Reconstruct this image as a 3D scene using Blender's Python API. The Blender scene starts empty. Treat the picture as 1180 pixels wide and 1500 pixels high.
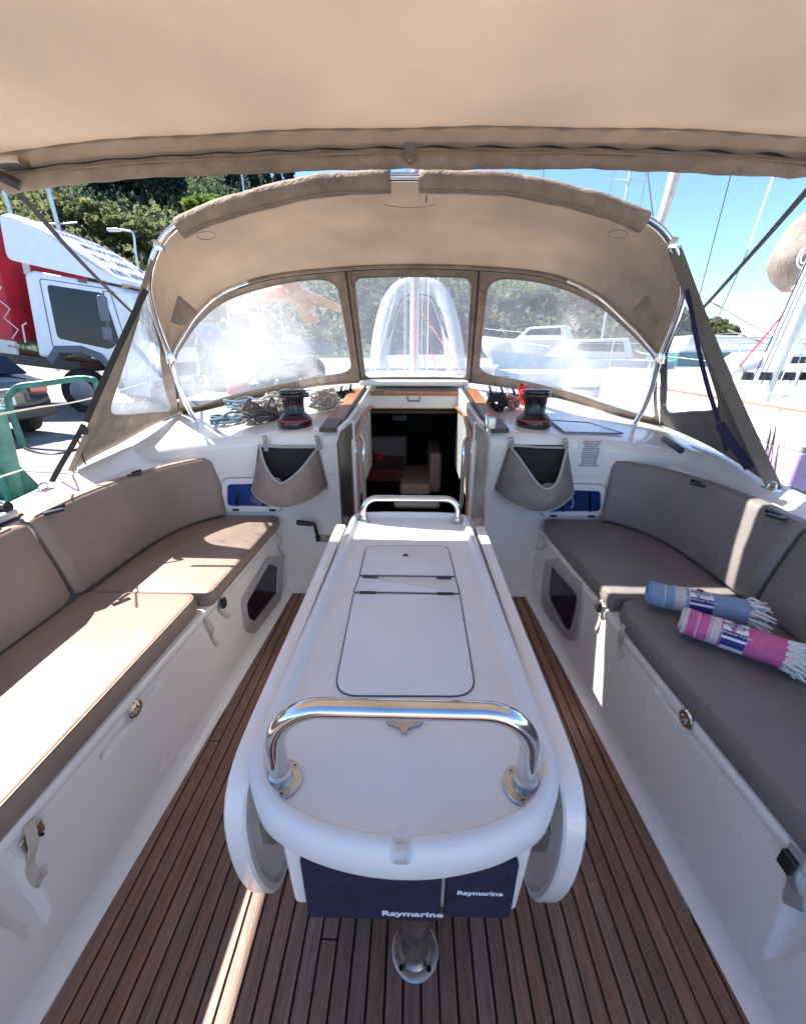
import bpy, bmesh, math, random
import numpy as np
from mathutils import Vector, Matrix
R=math.radians
random.seed(7); rng=np.random.default_rng(7)
S=bpy.context.scene; COL=S.collection
# ---------------------------------------------------------------- camera, sky, sun, exposure
FOC=590.; CH=1.2; PITCH=22.; YAW=1.5
cd=bpy.data.cameras.new('camera'); cam=bpy.data.objects.new('camera',cd); COL.objects.link(cam)
cd.sensor_fit='VERTICAL'; cd.sensor_height=24; cd.lens=FOC/1500*24; cd.clip_start=.02; cd.clip_end=3000
cam.location=(0,0,CH); cam.rotation_euler=(R(90-PITCH),0,R(YAW)); S.camera=cam
SUN=Vector((-1,.42,1.36)).normalized()
EL=math.asin(SUN.z); AZ=math.atan2(SUN.x,SUN.y)
w=bpy.data.worlds.new('World'); S.world=w; w.use_nodes=True
nt=w.node_tree; bg=nt.nodes['Background']; sk=nt.nodes.new('ShaderNodeTexSky'); sk.sky_type='NISHITA'
sk.sun_disc=False; sk.sun_elevation=EL; sk.sun_rotation=AZ; sk.air_density=1.0; sk.dust_density=.0; sk.ozone_density=6; sk.altitude=1500
nt.links.new(sk.outputs[0],bg.inputs[0]); bg.inputs[1].default_value=.078
sd=bpy.data.lights.new('sun','SUN'); sd.energy=3.9; sd.angle=R(.6); sd.color=(1,.95,.88)
so=bpy.data.objects.new('sun',sd); COL.objects.link(so); so.rotation_euler=SUN.to_track_quat('Z','Y').to_euler()
S.view_settings.view_transform='Standard'; S.view_settings.look='None'; S.view_settings.gamma=1; S.view_settings.exposure=2.12
try: S.view_settings.use_curve_mapping=False
except Exception: pass
# ---------------------------------------------------------------- point helpers (a sight line met with a plane of the place)
_p,_y=R(PITCH),R(YAW)
FW=Vector((-math.sin(_y)*math.cos(_p),math.cos(_y)*math.cos(_p),-math.sin(_p))); RT=Vector((math.cos(_y),math.sin(_y),0)); UP=RT.cross(FW)
CP=Vector((0,0,CH))
def ray(px,py): return FW+RT*((px-590)/FOC)-UP*((py-750)/FOC)
def at(px,py,**k):
    d=ray(px,py); (a,v),=k.items()
    if a=='f':                      # plane Y = v[0]+v[1]*z
        t=(v[0]+v[1]*CH)/(d.y-v[1]*d.z); return CP+d*t
    i='xyz'.index(a); return CP+d*((v-CP[i])/d[i])
def zroof(x,y):
    s=.865+.075*(min(y,3.2)-1.85)-(y>3.2)*.02*(y-3.2)
    return s-.085*(x/1.2)**2
def onroof(px,py):
    t=1.0; d=ray(px,py)
    for i in range(4000):
        p=CP+d*t
        if p.z<=zroof(p.x,p.y): return p
        t+=.002
    return p
def lerp(a,b,t): return a+(b-a)*t
def V(*a): return Vector(a)
# ---------------------------------------------------------------- materials
MATS={}
def mat(name,col,rough=.5,metal=0,var=.06,scale=6,bump=0,bscale=60,spec=.5,coat=0,trans=0,rnd=0,emit=None,stretch=None,var2=None,wr=0,wscale=5,grime=0):
    m=bpy.data.materials.new(name); m.use_nodes=True; n=m.node_tree.nodes; l=m.node_tree.links
    b=n['Principled BSDF']; b.inputs['Roughness'].default_value=rough; b.inputs['Metallic'].default_value=metal
    b.inputs['Specular IOR Level'].default_value=spec; b.inputs['Coat Weight'].default_value=coat; b.inputs['Coat Roughness'].default_value=.08
    tc=n.new('ShaderNodeTexCoord'); mp=n.new('ShaderNodeMapping'); l.new(tc.outputs['Object'],mp.inputs[0])
    if stretch: mp.inputs['Scale'].default_value=stretch
    nz=n.new('ShaderNodeTexNoise'); nz.inputs['Scale'].default_value=scale; nz.inputs['Detail'].default_value=5; l.new(mp.outputs[0],nz.inputs[0])
    cr=n.new('ShaderNodeValToRGB'); c=col[:3]
    lo=[max(0,x*(1-var*1.6)) for x in c]; hi=[min(1,x*(1+var*1.6)) for x in c]
    if var2: hi=var2
    cr.color_ramp.elements[0].position=.3; cr.color_ramp.elements[1].position=.7
    cr.color_ramp.elements[0].color=(*lo,1); cr.color_ramp.elements[1].color=(*hi,1)
    l.new(nz.outputs[0],cr.inputs[0]); out=cr.outputs[0]
    if rnd:
        oi=n.new('ShaderNodeObjectInfo'); hs=n.new('ShaderNodeHueSaturation'); mr=n.new('ShaderNodeMapRange')
        mr.inputs[3].default_value=1-rnd; mr.inputs[4].default_value=1+rnd
        l.new(oi.outputs['Random'],mr.inputs[0]); l.new(mr.outputs[0],hs.inputs['Value']); l.new(out,hs.inputs['Color'])
        mr2=n.new('ShaderNodeMath'); mr2.operation='MULTIPLY_ADD'; mr2.inputs[1].default_value=7.3; mr2.inputs[2].default_value=0
        fr=n.new('ShaderNodeMath'); fr.operation='FRACT'; l.new(oi.outputs['Random'],mr2.inputs[0]); l.new(mr2.outputs[0],fr.inputs[0])
        m3=n.new('ShaderNodeMapRange'); m3.inputs[3].default_value=1-rnd*.9; m3.inputs[4].default_value=1+rnd*.9; l.new(fr.outputs[0],m3.inputs[0]); l.new(m3.outputs[0],hs.inputs['Saturation'])
        out=hs.outputs[0]
        ad=n.new('ShaderNodeVectorMath'); ad.operation='ADD'; cb=n.new('ShaderNodeCombineXYZ'); ml=n.new('ShaderNodeMath'); ml.operation='MULTIPLY'; ml.inputs[1].default_value=50
        l.new(oi.outputs['Random'],ml.inputs[0]); l.new(ml.outputs[0],cb.inputs[1]); l.new(ml.outputs[0],cb.inputs[0]); l.new(mp.outputs[0],ad.inputs[0]); l.new(cb.outputs[0],ad.inputs[1]); l.new(ad.outputs[0],nz.inputs[0])
    l.new(out,b.inputs['Base Color'])
    nr=n.new('ShaderNodeMapRange'); nr.inputs[3].default_value=max(0,rough-.08); nr.inputs[4].default_value=min(1,rough+.1)
    l.new(nz.outputs[0],nr.inputs[0]); l.new(nr.outputs[0],b.inputs['Roughness'])
    if bump:
        n2=n.new('ShaderNodeTexNoise'); n2.inputs['Scale'].default_value=bscale; n2.inputs['Detail'].default_value=3; l.new(mp.outputs[0],n2.inputs[0])
        bp=n.new('ShaderNodeBump'); bp.inputs['Strength'].default_value=bump; bp.inputs['Distance'].default_value=.01; l.new(n2.outputs[0],bp.inputs['Height']); l.new(bp.outputs[0],b.inputs['Normal'])
        if wr:
            n3=n.new('ShaderNodeTexNoise'); n3.inputs['Scale'].default_value=wscale; n3.inputs['Detail'].default_value=4; n3.inputs['Distortion'].default_value=.9; l.new(mp.outputs[0],n3.inputs[0])
            b3=n.new('ShaderNodeBump'); b3.inputs['Strength'].default_value=wr; b3.inputs['Distance'].default_value=.05; l.new(n3.outputs[0],b3.inputs['Height']); l.new(b3.outputs[0],bp.inputs['Normal'])
    if grime:
        ng=n.new('ShaderNodeTexNoise'); ng.inputs['Scale'].default_value=2.3; ng.inputs['Detail'].default_value=9; ng.inputs['Roughness'].default_value=.72; l.new(tc.outputs['Object'],ng.inputs[0])
        gr=n.new('ShaderNodeMapRange'); gr.inputs[1].default_value=.52; gr.inputs[2].default_value=.8; gr.inputs[3].default_value=0; gr.inputs[4].default_value=grime; l.new(ng.outputs[0],gr.inputs[0])
        gm=n.new('ShaderNodeMix'); gm.data_type='RGBA'; gm.inputs[7].default_value=(.36,.33,.28,1); l.new(gr.outputs[0],gm.inputs[0]); l.new(out,gm.inputs[6]); l.new(gm.outputs[2],b.inputs['Base Color'])
    if trans:
        tr=n.new('ShaderNodeBsdfTranslucent'); mx=n.new('ShaderNodeMixShader'); mx.inputs[0].default_value=trans
        l.new(out,tr.inputs[0]); l.new(b.outputs[0],mx.inputs[1]); l.new(tr.outputs[0],mx.inputs[2]); l.new(mx.outputs[0],n['Material Output'].inputs[0])
    if emit: b.inputs['Emission Color'].default_value=(*c,1); b.inputs['Emission Strength'].default_value=emit
    MATS[name]=m; return m
gel=mat('gelcoat',(.83,.815,.775),.24,var=.02,scale=3,coat=.4,bump=.03,bscale=9,grime=.10)
gelgrip=mat('gelcoat_matt',(.75,.755,.755),.36,var=.02,bump=.15,bscale=500,grime=.14)
teak=mat('teak_deck',(.235,.130,.090),.48,var=.17,scale=14,rnd=.16,stretch=(9,.55,3),bump=.2,bscale=45)
teakred=mat('teak_oiled',(.42,.17,.07),.4,var=.2,scale=14,stretch=(9,.7,3),bump=.2,bscale=40)
teakdark=mat('teak_wet',(.10,.06,.045),.45,var=.2,scale=14,stretch=(9,.7,3),bump=.2,bscale=40)
caulk=mat('caulk',(.012,.011,.012),.6)
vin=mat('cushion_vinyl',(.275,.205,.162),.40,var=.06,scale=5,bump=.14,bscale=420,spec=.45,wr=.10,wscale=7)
vin_shade=mat('cushion_vinyl_shaded',(.185,.170,.162),.40,var=.06,scale=5,bump=.14,bscale=420,spec=.45,wr=.10,wscale=7)  # same vinyl for the right bench, its shade put into the colour
vinp=mat('cushion_piping',(.20,.15,.12),.5)
canv=mat('canvas_tan',(.46,.385,.315),.85,var=.07,scale=3.5,bump=.25,bscale=160,trans=.48,wr=.35,wscale=4)
canvb=mat('canvas_bimini',(.53,.455,.388),.85,var=.08,scale=1.3,bump=.22,bscale=220,trans=.6,wr=.4,wscale=2.6)
canvd=mat('canvas_trim',(.31,.245,.19),.85,var=.16,scale=14,bump=.4,bscale=120,trans=.14,wr=.3,wscale=9)
canvg=mat('canvas_grey_shade',(.16,.145,.125),.85,var=.12,scale=8,bump=.3,bscale=30,trans=.06)  # right hood side has its shade in this colour; also tab and lashing
bagm2=mat('bag_fabric_grey',(.24,.215,.195),.85,var=.08,scale=8,bump=.3,bscale=30)
welt=mat('grey_welt',(.42,.41,.40),.6)
lin=mat('bag_lining',(.028,.027,.026),.9)
bagm=mat('bag_fabric',(.30,.235,.19),.85,var=.08,scale=20,bump=.3,bscale=120)
ss=mat('stainless',(.72,.72,.72),.10,metal=1,var=.05,scale=20)
ssb=mat('stainless_brushed',(.55,.54,.52),.3,metal=1,var=.15,scale=30)
alul=mat('portlight_frame',(.46,.47,.49),.35,metal=.4,var=.04)
alu=mat('aluminium',(.62,.64,.66),.35,metal=.6,var=.08)
blk=mat('black_plastic',(.018,.018,.022),.35,spec=.5)
blkg=mat('black_anodised',(.012,.012,.02),.22,coat=.2)
navy=mat('navy_cover',(.007,.008,.036),.75,var=.25,scale=60,bump=.3,bscale=200)
webn=mat('navy_webbing',(.012,.012,.05),.8,bump=.3,bscale=300)
webb=mat('black_webbing',(.03,.028,.03),.8,bump=.3,bscale=300)
webc=mat('cream_webbing',(.55,.50,.42),.8,bump=.3,bscale=300)
webg=mat('grey_webbing',(.30,.29,.28),.8,bump=.3,bscale=300)
red=mat('red_line',(.6,.03,.04),.6)
white=mat('white_paint',(.78,.79,.80),.35,var=.03)
offw=mat('off_white',(.72,.70,.65),.5,var=.04)
glassd=mat('dark_acrylic',(.004,.005,.014),.05,spec=.35)
cabg=mat('cab_glass',(.015,.02,.03),.12,spec=.35)
mastm=mat('mast_alloy',(.42,.44,.47),.4,metal=.5)
glassb=mat('blue_acrylic',(.004,.04,.19),.06,var=.3,scale=4,spec=.8)
smoke=mat('smoked_acrylic',(.07,.05,.042),.18,spec=.6,var=.2)
lettm=mat('silver_print',(.75,.76,.78),.4)
inkn=mat('navy_print',(.02,.03,.16),.5)
ink=mat('dark_print',(.06,.04,.05),.6)
smoke2=mat('acrylic_door_reflect',(.42,.39,.33),.15,var=.25,scale=6,spec=.8)  # cream reflections on the right door put into its base colour
panelm=mat('sky_reflect_panel',(.42,.50,.62),.08,spec=.9)  # reflected sky put into the light blue base colour
maho=mat('mahogany',(.16,.035,.03),.3,var=.2,scale=8)
sett=mat('saloon_leather',(.50,.40,.36),.5)
dark=mat('cabin_dark',(.05,.028,.024),.5)  # darkness of the dim saloon put into the colour
grn=mat('green_paint',(.035,.16,.12),.4,var=.2,scale=10)
redt=mat('red_tarpaulin',(.50,.015,.035),.5,var=.12,scale=2,bump=.4,bscale=4)
tyre=mat('tyre',(.02,.02,.022),.8,bump=.3,bscale=60)
rim_=mat('wheel_rim',(.80,.81,.83),.4,metal=.1)
truckw=mat('truck_paint',(.80,.83,.88),.3,coat=.5,var=.03)
grey=mat('grey_plastic',(.12,.14,.17),.6)
carp=mat('car_paint',(.015,.017,.025),.15,coat=1)
orange=mat('crane_orange',(.75,.25,.02),.45)
conc=mat('quay_concrete',(.25,.228,.20),.9,var=.2,scale=1.3,bump=.4,bscale=18)
concp=mat('quay_patch',(.22,.20,.185),.9,var=.25,scale=8,bump=.6,bscale=14)
rubber=mat('dinghy_grey',(.42,.43,.43),.5,var=.05)
rubd=mat('dinghy_floor',(.16,.17,.19),.5)
teal=mat('teal_hull',(.07,.26,.25),.4)
purp=mat('purple_stripe',(.52,.38,.60),.3)
sailm=mat('furled_sail',(.50,.44,.37),.7,var=.12,scale=12,bump=.5,bscale=20)
rust=mat('rust_stain',(.35,.2,.1),.8)
skin_=None
def water_mat():
    m=mat('sea_water',(.02,.09,.12),.06,var=.2,scale=.2,bump=.5,bscale=2.2); return m
water=water_mat()
def leafmat(name,c1,c2):
    m=mat(name,c1,.75,var=.3,scale=.45,trans=.25 if 'cyp' in name else .48,var2=c2); return m
lf_olive=leafmat('foliage_olive',(.13,.17,.065),(.29,.30,.13))
lf_dark=leafmat('foliage_cypress',(.012,.036,.028),(.03,.06,.045))
lf_wood=leafmat('foliage_wood',(.06,.10,.055),(.13,.18,.09))
lf_mid=leafmat('foliage_mid',(.07,.11,.045),(.14,.18,.07))
lf_lime=leafmat('foliage_lime',(.14,.24,.03),(.24,.34,.06))
bark=mat('bark',(.10,.08,.06),.9,bump=.5,bscale=30)
hillm=mat('hill_soil',(.035,.055,.02),.95,var=.4,scale=.15,bump=.5,bscale=2)
def vinylmat():
    m=bpy.data.materials.new('clear_vinyl'); m.use_nodes=True; n=m.node_tree.nodes; l=m.node_tree.links; n.clear()
    out=n.new('ShaderNodeOutputMaterial'); tc=n.new('ShaderNodeTexCoord')
    nz=n.new('ShaderNodeTexNoise'); nz.inputs['Scale'].default_value=3.2; nz.inputs['Detail'].default_value=7; nz.inputs['Distortion'].default_value=1.2; l.new(tc.outputs['Object'],nz.inputs[0])
    mp=n.new('ShaderNodeMapping'); mp.inputs['Scale'].default_value=(14,14,1.2); mp.inputs['Rotation'].default_value=(.1,.25,.3); l.new(tc.outputs['Object'],mp.inputs[0])
    sc=n.new('ShaderNodeTexNoise'); sc.inputs['Scale'].default_value=2.0; sc.inputs['Detail'].default_value=8; sc.inputs['Roughness'].default_value=.7; l.new(mp.outputs[0],sc.inputs[0])
    r1=n.new('ShaderNodeMapRange'); r1.inputs[1].default_value=.3; r1.inputs[2].default_value=.75; r1.inputs[3].default_value=.20; r1.inputs[4].default_value=.33; l.new(nz.outputs[0],r1.inputs[0])
    r2=n.new('ShaderNodeMapRange'); r2.inputs[1].default_value=.55; r2.inputs[2].default_value=.75; r2.inputs[3].default_value=0; r2.inputs[4].default_value=.5; l.new(sc.outputs[0],r2.inputs[0])
    ad=n.new('ShaderNodeMath'); ad.operation='ADD'; ad.use_clamp=True; l.new(r1.outputs[0],ad.inputs[0]); l.new(r2.outputs[0],ad.inputs[1])
    # fine curved scratches
    vo=n.new('ShaderNodeTexVoronoi'); vo.feature='DISTANCE_TO_EDGE'; vo.inputs['Scale'].default_value=9; 
    wv=n.new('ShaderNodeVectorMath'); wv.operation='ADD'; l.new(tc.outputs['Object'],wv.inputs[0]); l.new(nz.outputs['Color'],wv.inputs[1]); l.new(wv.outputs[0],vo.inputs[0])
    r3=n.new('ShaderNodeMapRange'); r3.inputs[1].default_value=0; r3.inputs[2].default_value=.012; r3.inputs[3].default_value=.28; r3.inputs[4].default_value=0; l.new(vo.outputs[0],r3.inputs[0])
    a2=n.new('ShaderNodeMath'); a2.operation='ADD'; a2.use_clamp=True; l.new(ad.outputs[0],a2.inputs[0]); l.new(r3.outputs[0],a2.inputs[1])
    tr=n.new('ShaderNodeBsdfTransparent'); tr.inputs[0].default_value=(.93,.96,1,1)
    df=n.new('ShaderNodeBsdfTranslucent'); df.inputs[0].default_value=(.42,.47,.54,1)
    d2=n.new('ShaderNodeBsdfDiffuse'); d2.inputs[0].default_value=(.42,.46,.52,1)
    m0=n.new('ShaderNodeMixShader'); m0.inputs[0].default_value=.5; l.new(df.outputs[0],m0.inputs[1]); l.new(d2.outputs[0],m0.inputs[2])
    m1=n.new('ShaderNodeMixShader'); l.new(a2.outputs[0],m1.inputs[0]); l.new(tr.outputs[0],m1.inputs[1]); l.new(m0.outputs[0],m1.inputs[2])
    gl=n.new('ShaderNodeBsdfGlossy'); gl.inputs['Roughness'].default_value=.16; gl.inputs[0].default_value=(1,1,1,1)
    bp=n.new('ShaderNodeBump'); bp.inputs['Strength'].default_value=.22; bp.inputs['Distance'].default_value=.01; l.new(sc.outputs[0],bp.inputs['Height']); l.new(bp.outputs[0],gl.inputs['Normal'])
    fr=n.new('ShaderNodeFresnel'); fr.inputs[0].default_value=1.45; l.new(bp.outputs[0],fr.inputs['Normal'])
    m2=n.new('ShaderNodeMixShader'); fm=n.new('ShaderNodeMath'); fm.operation='MULTIPLY'; fm.inputs[1].default_value=.22; l.new(fr.outputs[0],fm.inputs[0]); l.new(fm.outputs[0],m2.inputs[0]); l.new(m1.outputs[0],m2.inputs[1]); l.new(gl.outputs[0],m2.inputs[2])
    l.new(m2.outputs[0],out.inputs[0]); return m
vinyl=vinylmat()
# ---------------------------------------------------------------- object helpers
def off(p):
    o=Vector((0,0,0))
    while p is not None: o+=p.location; p=p.parent
    return o
def tagset(o,label=None,cat=None,group=None,kind=None):
    if label: o['label']=label
    if cat: o['category']=cat
    if group: o['group']=group
    if kind: o['kind']=kind
    return o
def thing(name,label,cat,loc=(0,0,0),group=None):
    o=bpy.data.objects.new(name,None); o.empty_display_size=.1; COL.objects.link(o); o.location=loc
    return tagset(o,label,cat,group)
def mk(name,verts,faces,m,parent=None,smooth=False,bev=0,seg=2,solid=0,sub=0,auto=None,loc=None,weld=False):
    d=off(parent); vs=[Vector(v)-d for v in verts]
    if loc is not None: vs=[v-Vector(loc) for v in vs]
    me=bpy.data.meshes.new(name); me.from_pydata([tuple(v) for v in vs],[],[tuple(f) for f in faces])
    ms=m if isinstance(m,(list,tuple)) else [m]
    for k in ms: me.materials.append(k)
    if weld:
        bm=bmesh.new(); bm.from_mesh(me); bmesh.ops.remove_doubles(bm,verts=bm.verts,dist=1e-5); bmesh.ops.recalc_face_normals(bm,faces=bm.faces); bm.to_mesh(me); bm.free()
    if smooth: me.polygons.foreach_set('use_smooth',[True]*len(me.polygons))
    if smooth: me.set_sharp_from_angle(angle=R(38))
    o=bpy.data.objects.new(name,me); COL.objects.link(o); o.parent=parent
    if loc is not None: o.location=loc
    if solid:
        q=o.modifiers.new('s','SOLIDIFY'); q.thickness=solid; q.offset=0
    if bev:
        q=o.modifiers.new('b','BEVEL'); q.width=bev; q.segments=seg; q.limit_method='ANGLE'; q.angle_limit=R(35); q.harden_normals=False
        me.polygons.foreach_set('use_smooth',[True]*len(me.polygons)) if seg>1 else None
        if seg>1:
            wn=o.modifiers.new('w','WEIGHTED_NORMAL'); wn.keep_sharp=False
    if sub:
        q=o.modifiers.new('u','SUBSURF'); q.levels=sub; q.render_levels=sub
    return o
class MB:
    def __init__(s): s.v=[]; s.f=[]
    def add(s,v,f):
        n=len(s.v); s.v+= [Vector(x) for x in v]; s.f+=[tuple(i+n for i in q) for q in f]
    def box(s,c,d,rot=None):
        c=Vector(c); M=rot or Matrix.Identity(3); v=[]
        for x in(-.5,.5):
            for y in(-.5,.5):
                for z in(-.5,.5): v.append(c+M@Vector((x*d[0],y*d[1],z*d[2])))
        s.add(v,[(0,1,3,2),(4,6,7,5),(0,4,5,1),(2,3,7,6),(0,2,6,4),(1,5,7,3)]); return s
    def prism(s,pts,d):                 # closed outline pushed along d
        d=Vector(d); n=len(pts); a=[Vector(p) for p in pts]
        s.add(a+[p+d for p in a],[tuple(range(n))[::-1],tuple(range(n,2*n))]+[(i,(i+1)%n,n+(i+1)%n,n+i) for i in range(n)]); return s
    def tube(s,pts,r,seg=10,cyc=False,caps=True,flat=None):
        P=[Vector(p) for p in pts]; n=len(P); rs=r if isinstance(r,(list,tuple)) else [r]*n; rings=[]; prev=None
        for i,p in enumerate(P):
            a=P[(i-1)%n] if (i>0 or cyc) else P[i]; b=P[(i+1)%n] if (i<n-1 or cyc) else P[i]
            t=(b-a).normalized() if (b-a).length>0 else Vector((0,0,1))
            if prev is None:
                u=t.cross(Vector((0,0,1))); u=u if u.length>.05 else t.cross(Vector((1,0,0)))
            else: u=prev-t*prev.dot(t)
            u.normalize(); prev=u; q=t.cross(u)
            rings.append([p+u*(rs[i]*math.cos(2*math.pi*k/seg))+q*(rs[i]*(flat or 1)*math.sin(2*math.pi*k/seg)) for k in range(seg)])
        v=[x for g in rings for x in g]; f=[]
        for i in range(n if cyc else n-1):
            j=(i+1)%n
            for k in range(seg): f.append((i*seg+k,i*seg+(k+1)%seg,j*seg+(k+1)%seg,j*seg+k))
        if caps and not cyc: f+= [tuple(range(seg))[::-1],tuple((n-1)*seg+k for k in range(seg))]
        s.add(v,f); return s
    def lathe(s,prof,c,seg=28,M=None):
        c=Vector(c); M=M or Matrix.Identity(3); v=[];f=[]
        for r,z in prof:
            for k in range(seg): v.append(c+M@Vector((r*math.cos(2*math.pi*k/seg),r*math.sin(2*math.pi*k/seg),z)))
        for i in range(len(prof)-1):
            for k in range(seg): f.append((i*seg+k,i*seg+(k+1)%seg,(i+1)*seg+(k+1)%seg,(i+1)*seg+k))
        f+=[tuple(range(seg))[::-1],tuple((len(prof)-1)*seg+k for k in range(seg))]
        s.add(v,f); return s
    def go(s,name,m,parent=None,**k): return mk(name,s.v,s.f,m,parent,**k)
def box(name,c,d,m,parent=None,bev=.003,rot=None,seg=2): return MB().box(c,d,rot).go(name,m,parent,bev=bev,seg=seg)
def cr(pts,n=8,cyc=False):              # Catmull-Rom through the points
    P=[Vector(p) for p in pts]; N=len(P); out=[]
    for i in range(N if cyc else N-1):
        g=lambda k:P[k%N] if cyc else P[min(max(k,0),N-1)]
        a,b,c,d=g(i-1),g(i),g(i+1),g(i+2)
        for k in range(n):
            t=k/n; out.append(.5*((2*b)+(c-a)*t+(2*a-5*b+4*c-d)*t*t+(3*b-a-3*c+d)*t**3))
    if not cyc: out.append(P[-1])
    return out
def resample(P,n,cyc=False):
    P=list(P)+([P[0]] if cyc else []); L=[0]
    for a,b in zip(P,P[1:]): L.append(L[-1]+(b-a).length)
    out=[];j=0; cnt=n if cyc else n-1
    for i in range(n):
        s=L[-1]*i/cnt
        while j<len(L)-2 and L[j+1]<s: j+=1
        t=(s-L[j])/max(1e-9,L[j+1]-L[j]); out.append(P[j].lerp(P[j+1],min(1,t)))
    return out
def tube(name,pts,r,m,parent=None,n=8,seg=12,cyc=False,**k):
    return MB().tube(cr(pts,n,cyc) if n else pts,r,seg,cyc).go(name,m,parent,smooth=True,**k)
def strap(name,pts,wd,m,parent=None,n=8,th=.002,side=None):
    P=cr(pts,n); v=[];f=[]
    for i,p in enumerate(P):
        t=(P[min(i+1,len(P)-1)]-P[max(i-1,0)]).normalized(); u=Vector(side) if side else t.cross((p-CP).normalized()); u=(u-t*u.dot(t)).normalized()
        q=t.cross(u).normalized()
        v+=[p-u*wd/2-q*th/2,p+u*wd/2-q*th/2,p+u*wd/2+q*th/2,p-u*wd/2+q*th/2]
    for i in range(len(P)-1):
        for k in range(4): f.append((i*4+k,i*4+(k+1)%4,i*4+4+(k+1)%4,i*4+4+k))
    f+=[(0,3,2,1),tuple(len(v)-4+k for k in range(4))]
    return mk(name,v,f,m,parent)
def rpoly(pts,r,n=6):                   # rounded closed polygon, 2D or 3D
    P=[Vector(p) for p in pts]; N=len(P); out=[]; rs=r if isinstance(r,(list,tuple)) else [r]*N
    for i in range(N):
        a,b,c=P[i-1],P[i],P[(i+1)%N]; d1=(a-b);d2=(c-b); q=min(rs[i],d1.length*.49,d2.length*.49)
        s=b+d1.normalized()*q; e=b+d2.normalized()*q
        for k in range(n+1):
            t=k/n; out.append((1-t)**2*s+2*t*(1-t)*b+t*t*e)
    return out
def inset(P,d):                         # P: list of Vector (x,y plane), CCW -> moves inward
    N=len(P); out=[]
    for i in range(N):
        a,b,c=P[i-1],P[i],P[(i+1)%N]; e1=(b-a);e2=(c-b); e1.z=e2.z=0
        if e1.length<1e-9: e1=e2
        if e2.length<1e-9: e2=e1
        e1=e1.normalized();e2=e2.normalized(); n1=Vector((-e1.y,e1.x,0));n2=Vector((-e2.y,e2.x,0)); m=(n1+n2); 
        m=m.normalized() if m.length>1e-6 else n1
        out.append(b+m*(d/max(.5,m.dot(n1))))
    return out
def ccw(P):
    a=sum(P[i-1].x*P[i].y-P[i].x*P[i-1].y for i in range(len(P)))
    return P if a>0 else P[::-1]
def ringslab(name,out,rings,m,parent=None,smooth=True,cap=True,bottom=True,zf=None):
    P=ccw([Vector((p[0],p[1],0)) for p in out]); n=len(P); v=[];f=[]
    for d,z in rings:
        for q in inset(P,d):
            zz=z+(zf(q,d,z) if zf else 0); v.append(Vector((q.x,q.y,zz)))
    for i in range(len(rings)-1):
        for k in range(n): f.append((i*n+k,i*n+(k+1)%n,(i+1)*n+(k+1)%n,(i+1)*n+k))
    if cap: f.append(tuple((len(rings)-1)*n+k for k in range(n)))
    if bottom: f.append(tuple(range(n))[::-1])
    return mk(name,v,f,m,parent,smooth=smooth)
def grid(name,rows,m,parent=None,smooth=True,flip=False,solid=0,bev=0,seg=2):
    nr=len(rows); nc=len(rows[0]); v=[p for r_ in rows for p in r_]; f=[]
    for i in range(nr-1):
        for j in range(nc-1):
            q=(i*nc+j,i*nc+j+1,(i+1)*nc+j+1,(i+1)*nc+j); f.append(q[::-1] if flip else q)
    return mk(name,v,f,m,parent,smooth=smooth,solid=solid,bev=bev,seg=seg)
def text(name,body,size,pos,xdir,ydir,m,parent=None,bold=.0,align='CENTER',ext=.0005,sx=1):
    c=bpy.data.curves.new(name,'FONT'); c.body=body; c.size=size; c.align_x=align; c.align_y='CENTER'; c.extrude=ext; c.offset=bold*size; c.resolution_u=3
    t=bpy.data.objects.new(name,c); COL.objects.link(t); dg=bpy.context.evaluated_depsgraph_get(); me=bpy.data.meshes.new_from_object(t.evaluated_get(dg)); bpy.data.objects.remove(t); bpy.data.curves.remove(c)
    x=Vector(xdir).normalized(); y=Vector(ydir); y=(y-x*y.dot(x)).normalized(); z=x.cross(y); 
    M=Matrix((( x.x*sx,y.x,z.x,0),(x.y*sx,y.y,z.y,0),(x.z*sx,y.z,z.z,0),(0,0,0,1))); M.translation=Vector(pos)-off(parent)
    me.transform(M); me.materials.clear(); me.materials.append(m); o=bpy.data.objects.new(name,me); COL.objects.link(o); o.parent=parent; return o
def dup(root,loc=None,rot=None,label=None,group=None):
    def cp(o,par):
        c=o.copy(); COL.objects.link(c); c.parent=par
        for ch in o.children: cp(ch,c)
        return c
    r=cp(root,root.parent)
    if loc is not None: r.location=loc
    if rot is not None: r.rotation_euler=rot
    if label: r['label']=label
    if group: r['group']=group
    return r
# ================================================================ THE YACHT WE STAND ON
yacht=thing('sailing_yacht','white sailing yacht whose cockpit with teak sole and open companionway fills the photo','sailing yacht',(0,-1.2,0))
YB=-2.6
def xw(s,y): return -(.745-.05*y) if s<0 else (.695-.043*y)
def wallpt(px,py,s):
    x=xw(s,1)
    for i in range(8):
        p=at(px,py,x=x); x=xw(s,p.y)
    return p
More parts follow.
